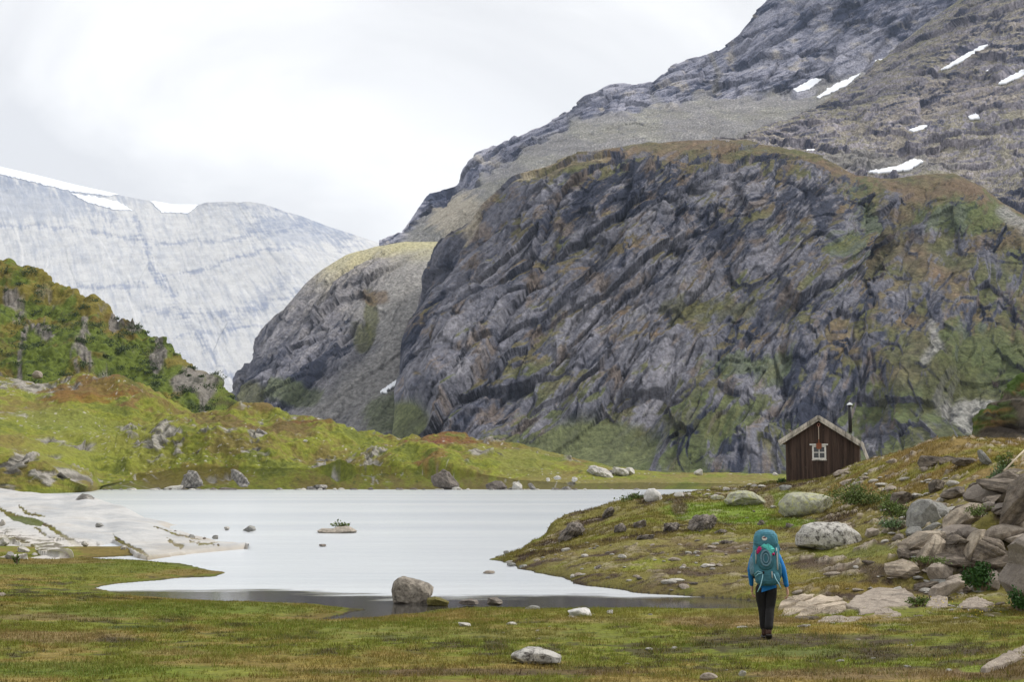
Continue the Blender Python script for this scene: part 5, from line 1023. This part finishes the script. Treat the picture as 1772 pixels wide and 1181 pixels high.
for s_, xx in ((-1, xl), (1, xr)):
    y = .06
    while y < dep: wd = g.uniform(.15, .2); addbox(bm, xx - .03 + .03 * (s_ < 0), xx + .03 * (s_ > 0) + (.03 if s_ < 0 else 0), y, min(y + wd - .008, dep), bot, (zl if s_ < 0 else zr) - .04); y += wd
addbox(bm, xl + .03, xr - .03, dep - .06, dep, bot, min(zl, zr)); bmobj('side_wall', bm, BR, hut)
rf = empty('roof', (0, 0, 0)); rf.parent = hut
bpy.data.objects.remove(rf)
def roofside(x0, z0, x1, z1, name):
    bm = bmesh.new(); L = math.hypot(x1 - x0, z1 - z0); ang = math.atan2(z1 - z0, x1 - x0); Mx = Matrix.Translation((x0, 0, z0)) @ Matrix.Rotation(-ang, 4, 'Y')
    q = 0; i = 0
    while q < L: wd = g.uniform(.13, .19); addbox(bm, q, min(q + wd - .006, L), -.22 + g.uniform(-.04, .04), dep + .2, .0 + .02 * (i % 2), .03 + .02 * (i % 2), Mx); q += wd; i += 1
    addbox(bm, 0, L, -.16, dep + .15, -.05, -.004, Mx)
    o = bmobj(name, bm, GW, hut)
    bm = bmesh.new(); addbox(bm, 0, L * .99, -.22, -.165, -.17, .0, Mx); addbox(bm, .0, L, -.262, -.222, -.07, .06, Mx); bmobj('barge_board', bm, GW, o)
roofside(-73 * u, 70 * u - .02, apx, apz + .03, 'roof'); roofside(apx, apz + .03, 70 * u, 64 * u + .02, 'roof')
cp_ = bmesh.new(); px_c = 48 * u
addtube(cp_, [(px_c, 1.0, 85 * u), (px_c, 1.0, 134 * u)], .085, 14); ch = bmobj('chimney_pipe', cp_, flat('black_stovepipe', (.02, .02, .022), .45, .3, 10, metal=.3), hut, True)
bm = bmesh.new(); addtube(bm, [(px_c, 1.0, 134 * u), (px_c, 1.0, 136 * u), (px_c, 1.0, 138.5 * u)], [.13, .125, .02], 16); addtube(bm, [(px_c, 1, 132 * u), (px_c, 1, 134.2 * u)], .03, 8); bmobj('chimney_cap', bm, flat('galvanised_cap', (.7, .72, .74), .4, .1, 10, metal=.5), ch)
wn = bmesh.new(); wx0, wx1, wz0, wz1 = -16 * u, 7.5 * u, 39 * u, 63 * u; fw = .075
for a_ in ((wx0, wx1, wz0, wz0 + fw), (wx0, wx1, wz1 - fw, wz1), (wx0, wx0 + fw, wz0 + fw, wz1 - fw), (wx1 - fw, wx1, wz0 + fw, wz1 - fw)): addbox(wn, a_[0], a_[1], -.05, .02, a_[2], a_[3])
mxx, mz = (wx0 + wx1) / 2, (wz0 + wz1) / 2; addbox(wn, mxx - .022, mxx + .022, -.04, .0, wz0 + fw, wz1 - fw); addbox(wn, wx0 + fw, wx1 - fw, -.036, .0, mz - .02, mz + .02)
wo = bmobj('window', wn, WH, hut); bm = bmesh.new(); addbox(bm, wx0 + .05, wx1 - .05, -.026, -.02, wz0 + .05, wz1 - .05); gl = flat('dark_glass', (.015, .018, .02), .08, .1, 3, spec=.6); bmobj('pane', bm, gl, wo)
bm = bmesh.new(); addbox(bm, wx0 - .11, wx1 + .09, -.09, -.012, wz1 + .01, wz1 + .075); bmobj('lintel', bm, WH, wo); bm = bmesh.new(); addbox(bm, wx0 - .02, wx1 + .02, -.08, -.052, wz0 - .05, wz0 + .0); bmobj('sill', bm, GW, wo)
Mh = Matrix.Translation(hut.location) @ Matrix.Rotation(hut.rotation_euler.z, 4, 'Z')
def place(root, lx, ly, lz): root.location = Mh @ Vector((lx, ly, lz)); root.rotation_euler = (0, 0, hut.rotation_euler.z)
sp = empty('spade', (0, 0, 0)); place(sp, -4.3 * u, -.055, 58 * u); tag(sp, 'old spade hanging upside down on the hut wall above the window', 'spade')
bm = bmesh.new(); addtube(bm, [(0, 0, .18), (0, 0, 1.02)], [.016, .018], 8); bmobj('shaft', bm, flat('pale_ash_handle', (.55, .45, .36), .7), sp)
bm = bmesh.new(); addtube(bm, [(0, 0, 1.0), (-.05, 0, 1.06), (-.062, 0, 1.13), (0, 0, 1.155), (.062, 0, 1.13), (.05, 0, 1.06), (0, 0, 1.0)], .015, 8); bmobj('grip', bm, flat('worn_red_grip', (.48, .22, .17), .7), sp)
bm = bmesh.new(); pts = [(-.12, 0), (-.125, .2), (-.10, .24), (-.03, .25), (-.022, .42), (.022, .42), (.03, .25), (.10, .24), (.125, .2), (.12, 0), (.06, -.03), (0, -.04), (-.06, -.03)]
fr = [bm.verts.new((x, -.05 - .03 * (1 - (x / .125) ** 2), z)) for x, z in pts]; bm.faces.new(fr); e_ = bmesh.ops.extrude_face_region(bm, geom=bm.faces[:]); [setattr(v, 'co', v.co + Vector((0, .012, 0))) for v in e_['geom'] if isinstance(v, bmesh.types.BMVert)]
bmobj('blade', bm, flat('rusty_iron', (.22, .075, .035), .8, .4, 30), sp)
pl = bmesh.new(); a_ = Vector((67 * u, -.28, 68 * u)); b_ = Vector((82 * u, -.5, 26 * u)); d_ = (b_ - a_).normalized(); q_ = d_.to_track_quat('Z', 'X').to_matrix().to_4x4(); addbox(pl, -.06, .06, -.02, .02, 0, (b_ - a_).length + .3, Matrix.Translation(a_) @ q_, .004)
po = bmobj('leaning_plank', pl, GW)
root_ = None; place(po, 0, 0, 0); tag(po, 'long grey plank leaning from the right eave of the hut to the ground', 'plank')
bm = bmesh.new(); a_ = Vector(P(1738, 815, 41)); b_ = Vector(P(1790, 763, 42)); addtube(bm, [a_ - a_, (b_ - a_) * .5 + Vector((0, 0, .01)), b_ - a_], [.03, .026, .02], 8); o = bmobj('wooden_pole', bm, flat('bare_pale_wood', (.58, .50, .38), .8), None, True); o.location = a_; tag(o, 'bare pale wooden pole slanting up at the right edge', 'pole')

# ------------------------------------------------------------ the hiker
def skin(name, J, Ed, mat, parent, loc=(0, 0, 0), sub=2, wr=0, seed=1, root=0):
    me = bpy.data.meshes.new(name); names = list(J); me.from_pydata([J[k][:3] for k in names], [(names.index(a), names.index(b)) for a, b in Ed], [])
    o = bpy.data.objects.new(name, me); COLL.objects.link(o); m = o.modifiers.new('s', 'SKIN'); m.use_smooth_shade = True; m.branch_smoothing = .3
    sv = me.skin_vertices[0].data
    for i, k in enumerate(names): r = J[k][3:]; sv[i].radius = (r[0], r[-1]); sv[i].use_root = (i == root)
    o.modifiers.new('d', 'SUBSURF').levels = sub; bpy.context.view_layer.update(); dg = bpy.context.evaluated_depsgraph_get(); m2 = bpy.data.meshes.new_from_object(o.evaluated_get(dg)); bpy.data.objects.remove(o)
    if wr:
        V = np.zeros(len(m2.vertices) * 3, f32); m2.vertices.foreach_get('co', V); V = V.reshape(-1, 3); N_ = np.zeros(len(m2.vertices) * 3, f32); m2.vertices.foreach_get('normal', N_); N_ = N_.reshape(-1, 3)
        V += N_ * (fbm(V[:, 0] * 9 + V[:, 1] * 5, V[:, 2] * 20 + V[:, 0] * 9, seed, 3, .6, ridged=True) * wr)[:, None]; m2.vertices.foreach_set('co', V.ravel())
    m2.materials.clear(); m2.materials.append(mat); m2.name = name; o = bpy.data.objects.new(name, m2); COLL.objects.link(o)
    for p in m2.polygons: p.use_smooth = True
    if parent: o.parent = parent
    return o
hx = P(1327, 1105, 23.4); HZg = float(gz(hx[0], 23.4)); hiker = empty('person', (hx[0], 23.4, HZg + .0), math.radians(-9)); tag(hiker, 'hiker in blue top and black trousers walking away under a large backpack', 'person')
SK = flat('skin', (.52, .31, .23), .6, .06, 30); BL = flat('blue_jersey', (.012, .17, .46), .8, .15, 25, .003); BK = flat('black_trousers', (.014, .013, .014), .75, .25, 12, .003, spec=.25)
B = {'pelvis': (0, 0, .93, .13, .10), 'waist': (0, .01, 1.05, .115, .085), 'chest': (0, .03, 1.27, .15, .10), 'neck0': (0, .05, 1.43, .06, .055), 'neck': (0, .07, 1.49, .05, .05), 'head0': (0, .085, 1.56, .068, .08), 'head': (0, .09, 1.64, .075, .092), 'crown': (0, .085, 1.70, .055, .065),
     'nose': (0, .19, 1.585, .014, .014), 'jaw': (0, .135, 1.535, .042, .04),
     'shL': (-.16, .03, 1.38, .052, .05), 'elL': (-.245, -.01, 1.10, .038, .036), 'wrL': (-.225, .09, .81, .026, .022), 'paL': (-.222, .11, .755, .038, .018),
     'shR': (.16, .03, 1.38, .052, .05), 'elR': (.27, -.05, 1.12, .038, .036), 'wrR': (.335, -.02, .80, .026, .022), 'paR': (.345, -.01, .745, .038, .018),
     'hipL': (-.075, .0, .88, .085, .085), 'knL': (-.05, .06, .49, .055, .055), 'anL': (-.035, .09, .11, .034, .032), 'toL': (-.035, .22, .05, .035, .028),
     'hipR': (.075, .0, .88, .085, .085), 'knR': (.055, .0, .49, .055, .055), 'anR': (.03, -.15, .14, .034, .032), 'toR': (.03, -.04, .07, .03, .024)}
EB = [('pelvis', 'waist'), ('waist', 'chest'), ('chest', 'neck0'), ('neck0', 'neck'), ('neck', 'head0'), ('head0', 'head'), ('head', 'crown'), ('head0', 'jaw'), ('jaw', 'nose'), ('chest', 'shL'), ('shL', 'elL'), ('elL', 'wrL'), ('wrL', 'paL'), ('chest', 'shR'), ('shR', 'elR'), ('elR', 'wrR'), ('wrR', 'paR'),
      ('pelvis', 'hipL'), ('hipL', 'knL'), ('knL', 'anL'), ('anL', 'toL'), ('pelvis', 'hipR'), ('hipR', 'knR'), ('knR', 'anR'), ('anR', 'toR')]
for sd_, s_, px0, py0, pz0 in (('L', -1, -.222, .11, .755), ('R', 1, .345, -.01, .745)):
    for i in range(4):                                         # four fingers, unequal, slightly curled, hanging down
        oy = (.026, .009, -.008, -.024)[i]; ln_ = (.036, .042, .039, .03)[i]; cu = .006 + .004 * i
        a, b, c_, = (px0, py0 + oy, pz0 - .045), (px0 - s_ * cu, py0 + oy * 1.1, pz0 - .045 - ln_), (px0 - s_ * cu * 3.2, py0 + oy * 1.15, pz0 - .045 - ln_ * 1.75)
        B[f'f{sd_}{i}a'] = (*a, .0095, .009); B[f'f{sd_}{i}b'] = (*b, .0085, .008); B[f'f{sd_}{i}c'] = (*c_, .007, .0065)
        EB += [('pa' + sd_, f'f{sd_}{i}a'), (f'f{sd_}{i}a', f'f{sd_}{i}b'), (f'f{sd_}{i}b', f'f{sd_}{i}c')]
    B[f't{sd_}a'] = (px0 - s_ * .008, py0 + .04, pz0 - .005, .011, .010); B[f't{sd_}b'] = (px0 - s_ * .016, py0 + .055, pz0 - .04, .009, .008); EB += [('pa' + sd_, f't{sd_}a'), (f't{sd_}a', f't{sd_}b')]
skin('body', B, EB, SK, hiker)
JT = {k: B[k] for k in ('waist', 'chest', 'neck0', 'shL', 'elL', 'shR', 'elR')}
JT['pelvis'] = (0, 0, .92, .158, .125); JT['waist'] = (0, .01, 1.06, .145, .115); JT['chest'] = (0, .03, 1.27, .178, .125); JT['neck0'] = (0, .05, 1.43, .07, .065); JT['shL'] = (-.17, .03, 1.37, .07, .066); JT['shR'] = (.17, .03, 1.37, .07, .066); JT['elL'] = (-.25, -.01, 1.10, .052, .05); JT['elR'] = (.275, -.05, 1.12, .052, .05)
JT['wrL'] = (-.227, .088, .825, .036, .034); JT['wrR'] = (.333, -.022, .815, .036, .034); JT['hem'] = (.01, 0, .89, .165, .135)
JT = {k: JT[k] for k in ('pelvis', 'hem', 'waist', 'chest', 'neck0', 'shL', 'elL', 'wrL', 'shR', 'elR', 'wrR')}
skin('jersey', JT, [('pelvis', 'hem'), ('pelvis', 'waist'), ('waist', 'chest'), ('chest', 'neck0'), ('chest', 'shL'), ('shL', 'elL'), ('elL', 'wrL'), ('chest', 'shR'), ('shR', 'elR'), ('elR', 'wrR')], BL, hiker, wr=.006, seed=4)
TR = {'top': (0, -.01, .955, .165, .142), 'pelvis': (0, -.015, .88, .180, .155), 'hipL': (-.09, -.01, .80, .11, .12), 'thL': (-.078, .03, .65, .094, .098), 'knL': (-.058, .06, .48, .074, .076), 'caL': (-.045, .075, .32, .072, .074), 'anL': (-.036, .09, .115, .066, .068),
      'hipR': (.09, -.01, .80, .11, .12), 'thR': (.075, .0, .65, .094, .098), 'knR': (.055, -.0, .48, .072, .076), 'caR': (.042, -.08, .32, .07, .072), 'anR': (.03, -.15, .14, .066, .068)}
skin('trousers', TR, [('top', 'pelvis'), ('pelvis', 'hipL'), ('hipL', 'thL'), ('thL', 'knL'), ('knL', 'caL'), ('caL', 'anL'), ('pelvis', 'hipR'), ('hipR', 'thR'), ('thR', 'knR'), ('knR', 'caR'), ('caR', 'anR')], BK, hiker, wr=.009, seed=9)
BT = flat('brown_leather_boot', (.07, .035, .025), .6, .3, 30); SO = flat('boot_sole', (.03, .026, .024), .8)
for s_, (ax, ay, az, pitch) in ((-1, (-.036, .09, 0, 0)), (1, (.03, -.15, .035, .30))):
    bo = skin('boot', {'an': (0, 0, .19, .056, .058), 'he': (0, -.01, .065, .048, .05), 'mi': (0, .08, .055, .045, .038), 'to': (0, .18, .045, .045, .034)}, [('an', 'he'), ('he', 'mi'), ('mi', 'to')], BT, hiker); bo.location = (ax, ay, az); bo.rotation_euler = (-pitch, 0, 0)
    bm = bmesh.new(); addbox(bm, -.052, .052, -.085, .235, 0, .03, None, .012); bmobj('sole', bm, SO, bo)
    bm = bmesh.new(); addtube(bm, [(0, 0, .135), (0, 0, .165)], .062, 12); bmobj('cuff', bm, flat('boot_collar', (.05, .04, .035), .8), bo)
hr = skin('hair', {'a': (0, .07, 1.62, .085, .088), 'b': (0, .08, 1.68, .085, .085), 'c': (0, .05, 1.56, .06, .05)}, [('a', 'b'), ('a', 'c')], flat('brown_hair', (.09, .05, .03), .6, .4, 60), hiker)
bm = bmesh.new()
for s_ in (-1, 1):
    for z_, r_, y_ in ((1.615, .012, .165),): bmesh.ops.create_icosphere(bm, subdivisions=2, radius=r_, matrix=Matrix.Translation((s_ * .03, y_, z_)))
bmobj('eyes', bm, flat('eye_white', (.5, .48, .45), .3), hiker, True)
# backpack
pk = empty('backpack', (hx[0] - .01, 23.4, HZg), math.radians(-6)); tag(pk, 'large teal trekking backpack on the hiker, stuffed with turquoise and pink clothes', 'backpack')
TE = flat('teal_nylon', (.055, .19, .25), .7, .25, 10, .004); TD = flat('dark_teal_nylon', (.04, .14, .185), .7, .25, 10, .004); TG = flat('grey_blue_mesh', (.13, .23, .29), .8, .25, 40, .002); BKM = flat('black_webbing', (.015, .015, .017), .8)
def blobm(name, c, r, mat, parent, e=.55, seed=1, wr=.02, sub=5, taper=0, freq=3.0):
    V, Fc = getico(sub); q = np.sign(V) * np.abs(V) ** e; q /= np.maximum(1e-9, (np.abs(q) ** (2 / e * .75)).sum(1, keepdims=True) ** (e * .5 / .75)) ** 0
    q = np.sign(V) * np.abs(V) ** e; q = q / np.abs(q).max() ; q[:, 0] *= 1 + taper * q[:, 2]
    n_ = V; q = q * np.array(r) + n_ * (fbm(V[:, 0] * freq + V[:, 1], V[:, 2] * freq * 1.6, seed, 4, .6, ridged=True) * wr)[:, None]
    o = mesh_np(name, q, Fc, mat, parent=parent); o.location = c; return o
blobm('main_bag', (0, -.24, 1.25), (.205, .13, .36), TE, pk, .62, 1, .016, taper=.04)
blobm('lid', (0, -.235, 1.60), (.185, .165, .15), TE, pk, .62, 2, .016, taper=-.12)
blobm('bottom_compartment', (.02, -.24, .99), (.19, .135, .12), TD, pk, .6, 3, .014)
blobm('side_pocket', (-.20, -.22, 1.17), (.055, .09, .15), TG, pk, .7, 4, .012); blobm('side_pocket', (.20, -.22, 1.10), (.04, .09, .13), TD, pk, .7, 5, .012)
fp = blobm('front_pocket', (-.015, -.375, 1.31), (.125, .045, .19), TD, pk, .75, 6, .008)
bm = bmesh.new(); ring = [(.0 + .075 * math.cos(a), -.05 - .0 * a, .0 + .12 * math.sin(a)) for a in np.linspace(0, 2 * math.pi, 25)]; addtube(bm, ring, .016, 6, False); addtube(bm, [(p[0] * .55, -.055, p[2] * .6) for p in ring], .012, 6, False); bmobj('piping', bm, TG, fp, True)
for s_ in (-1, 1): blobm('compression_flap', (s_ * .135, -.35, 1.40), (.035, .03, .035), TD, pk, .7, 7 + s_, .006, 3)
# logo badge: pale oval with a dark red winged mark
bm = bmesh.new(); bmesh.ops.create_cone(bm, segments=28, radius1=1, radius2=1, depth=1, cap_ends=True, matrix=Matrix.Rotation(math.pi / 2, 4, 'X')); 
for v in bm.verts: v.co = Vector((v.co.x * .042, v.co.y * .012, v.co.z * .036))
bd = bmobj('badge', bm, flat('pale_grey_badge', (.55, .53, .50), .5), pk); bd.location = (-.03, -.405, 1.625); bd.rotation_euler = (-.12, 0, 0)
bm = bmesh.new(); pts = [(-.032, .004), (-.022, .018), (0, .022), (.022, .018), (.032, .004), (.016, .006), (.008, -.006), (.004, .002), (-.004, .002), (-.008, -.006), (-.016, .006)]
bm.faces.new([bm.verts.new((x, -.0095, z)) for x, z in pts]); e_ = bmesh.ops.extrude_face_region(bm, geom=bm.faces[:]); [setattr(v, 'co', v.co + Vector((0, .006, 0))) for v in e_['geom'] if isinstance(v, bmesh.types.BMVert)]; bmobj('bird_mark', bm, flat('dark_red_print', (.13, .02, .03), .5), bd)
# clothes stuffed under the lid
tq = flat('turquoise_cloth', (.10, .52, .47), .85, .25, 25, .004); pkc = flat('magenta_cloth', (.45, .02, .13), .85, .2, 25, .004)
def cloth(name, ol, y0, mat, seed):
    n = 40; xs_ = np.array([p[0] for p in ol]); zs_ = np.array([p[1] for p in ol]); cx_, cz_ = xs_.mean(), zs_.mean(); V = [[cx_, y0 - .03, cz_]]; th = np.linspace(-math.pi, math.pi, n, endpoint=False); r = rayr([(a - cx_, b - cz_) for a, b in ol], th)
    for k in (.35, .65, .9, 1.0):
        for i in range(n): V.append([cx_ + r[i] * k * math.cos(th[i]), y0 - .03 * (1 - k * k) + .012 * math.sin(th[i] * 9 + seed) * k, cz_ + r[i] * k * math.sin(th[i])])
    for i in range(n): V.append([cx_ + r[i] * .8 * math.cos(th[i]), y0 + .05, cz_ + r[i] * .8 * math.sin(th[i])])
    V = np.array(V); V[:, 1] += fbm(V[:, 0] * 22, V[:, 2] * 9, seed, 3) * .018; Fq = [[0, 1 + (i + 1) % n, 1 + i] for i in range(n)]
    for k in range(4):
        for i in range(n): a = 1 + k * n + i; b = 1 + k * n + (i + 1) % n; Fq += [[a, b, b + n], [a, b + n, a + n]]
    o = mesh_np(name, V, Fq, mat); o['label'] = mat.name.replace('_', ' ') + ' stuffed under the lid'; me = o.data; o.parent = pk; return o
cloth('stuffed_cloth', [(-.09, 1.50), (-.03, 1.545), (.04, 1.535), (.09, 1.50), (.145, 1.43), (.12, 1.42), (.10, 1.37), (.06, 1.31), (.035, 1.33), (.03, 1.40), (-.01, 1.46), (-.06, 1.48)], -.405, tq, 3)
cloth('stuffed_cloth', [(-.16, 1.38), (-.155, 1.44), (-.12, 1.50), (-.08, 1.48), (-.065, 1.44), (-.10, 1.40), (-.13, 1.365)], -.395, pkc, 5)
cloth('stuffed_cloth', [(.075, 1.39), (.085, 1.345), (.13, 1.36), (.125, 1.40)], -.40, pkc, 6)
CB = flat('light_blue_cord', (.35, .62, .72), .7)
def cord(pts, r=.006, m=None, nm='strap'):
    bm = bmesh.new(); addtube(bm, pts, r, 6); bmobj(nm, bm, m or CB, pk, True)
cord([(-.06, -.375, 1.09), (-.07, -.39, 1.0), (-.10, -.39, .88), (-.15, -.36, .77)], .008); cord([(.11, -.375, 1.06), (.14, -.38, .98), (.19, -.35, .90), (.225, -.30, .82)], .008)
cord([(-.19, -.33, 1.05), (-.14, -.375, 1.10), (-.08, -.39, 1.08)], .006); cord([(-.18, -.34, 1.01), (-.13, -.38, 1.06), (-.07, -.39, 1.07)], .006)
lg_ = flat('pale_grey_webbing', (.42, .42, .40), .8)
cord([(.155, -.36, 1.47), (.165, -.365, 1.36), (.17, -.36, 1.24), (.175, -.35, 1.12)], .012, lg_); cord([(-.17, -.35, 1.43), (-.165, -.36, 1.33), (-.17, -.355, 1.22)], .009, lg_); cord([(-.15, -.37, 1.42), (-.10, -.39, 1.48), (-.04, -.40, 1.53)], .008, lg_)
cord([(.08, -.385, 1.10), (.085, -.392, .99)], .010, lg_); cord([(-.055, -.385, 1.10), (-.055, -.395, 1.06)], .014, BKM)
cord([(.17, -.22, 1.55), (.21, -.12, 1.50), (.235, -.08, 1.42)], .014, flat('blue_strap', (.10, .28, .42), .8)); cord([(-.18, -.1, .99), (-.16, .1, .985), (0, .17, .98), (.16, .1, .985), (.18, -.1, .99)], .032, BKM, 'hip_belt')
for s_ in (-1, 1): cord([(s_ * .09, -.13, 1.46), (s_ * .11, .0, 1.475), (s_ * .115, .12, 1.40), (s_ * .12, .17, 1.25), (s_ * .15, .10, 1.10), (s_ * .17, -.1, 1.05)], .022, TD, 'shoulder_strap')
# ------------------------------------------------------------ sky, light, air, camera
EL = math.radians(46); AZ = math.radians(72)      # sun from the right, a little behind the mountain
sdir = Vector((math.sin(AZ) * math.cos(EL), math.cos(AZ) * math.cos(EL), math.sin(EL)))
w = bpy.data.worlds.new('World'); SC.world = w; w.use_nodes = True; nt = w.node_tree; bg = nt.nodes['Background']
sky = nt.nodes.new('ShaderNodeTexSky'); sky.sky_type = 'NISHITA'; sky.sun_disc = False; sky.sun_elevation = EL; sky.sun_rotation = AZ; sky.air_density = 1; sky.dust_density = 3
tc = nt.nodes.new('ShaderNodeTexCoord'); mp = nt.nodes.new('ShaderNodeMapping'); mp.inputs['Scale'].default_value = (1, 1, 2.2); mp.inputs['Location'].default_value = (.55, .1, .3)
nt.links.new(tc.outputs['Generated'], mp.inputs[0])
n = nt.nodes.new('ShaderNodeTexNoise'); n.inputs['Scale'].default_value = 2.6; n.inputs['Detail'].default_value = 7; n.inputs['Roughness'].default_value = .5; n.inputs['Distortion'].default_value = .6
nt.links.new(mp.outputs[0], n.inputs['Vector'])
r = nt.nodes.new('ShaderNodeValToRGB'); e = r.color_ramp.elements; e[0].position = .42; e[0].color = (7.8, 7.85, 7.98, 1); e[1].position = .58; e[1].color = (10.2, 10.2, 10.15, 1)
nt.links.new(n.outputs[0], r.inputs[0])
mx = nt.nodes.new('ShaderNodeMix'); mx.data_type = 'RGBA'; mx.inputs[0].default_value = .97
nt.links.new(sky.outputs[0], mx.inputs[6]); nt.links.new(r.outputs[0], mx.inputs[7]); nt.links.new(mx.outputs[2], bg.inputs[0]); bg.inputs[1].default_value = .1
sl = bpy.data.lights.new('sun', 'SUN'); sl.energy = 2.8; sl.angle = math.radians(7); sl.color = (1, .965, .915)
so = bpy.data.objects.new('sun', sl); COLL.objects.link(so); so.rotation_euler = sdir.to_track_quat('Z', 'Y').to_euler()
if HAZE:
    bm = bmesh.new(); addbox(bm, -3800, 4200, -60, 6600, -45, 1650)
    hm = bpy.data.materials.new('haze'); hm.use_nodes = True; hn = hm.node_tree; hn.nodes.remove(hn.nodes['Principled BSDF'])
    pv = hn.nodes.new('ShaderNodeVolumePrincipled'); pv.inputs['Color'].default_value = (.68, .80, 1, 1); pv.inputs['Density'].default_value = HAZE; pv.inputs['Anisotropy'].default_value = 0
    hn.links.new(pv.outputs[0], hn.nodes['Material Output'].inputs['Volume'])
    tag(bmobj('haze', bm, hm), kind='stuff')
cam = bpy.data.cameras.new('camera'); cam.sensor_width = 36; cam.lens = F * 36 / 1772; cam.clip_end = 30000; cam.clip_start = .1
co = bpy.data.objects.new('camera', cam); COLL.objects.link(co); co.location = (0, 0, CAMZ); co.rotation_euler = (math.pi / 2 + PIT, 0, 0); SC.camera = co
SC.view_settings.view_transform = 'Standard'; SC.view_settings.look = 'None'; SC.view_settings.exposure = .16; SC.view_settings.gamma = 1
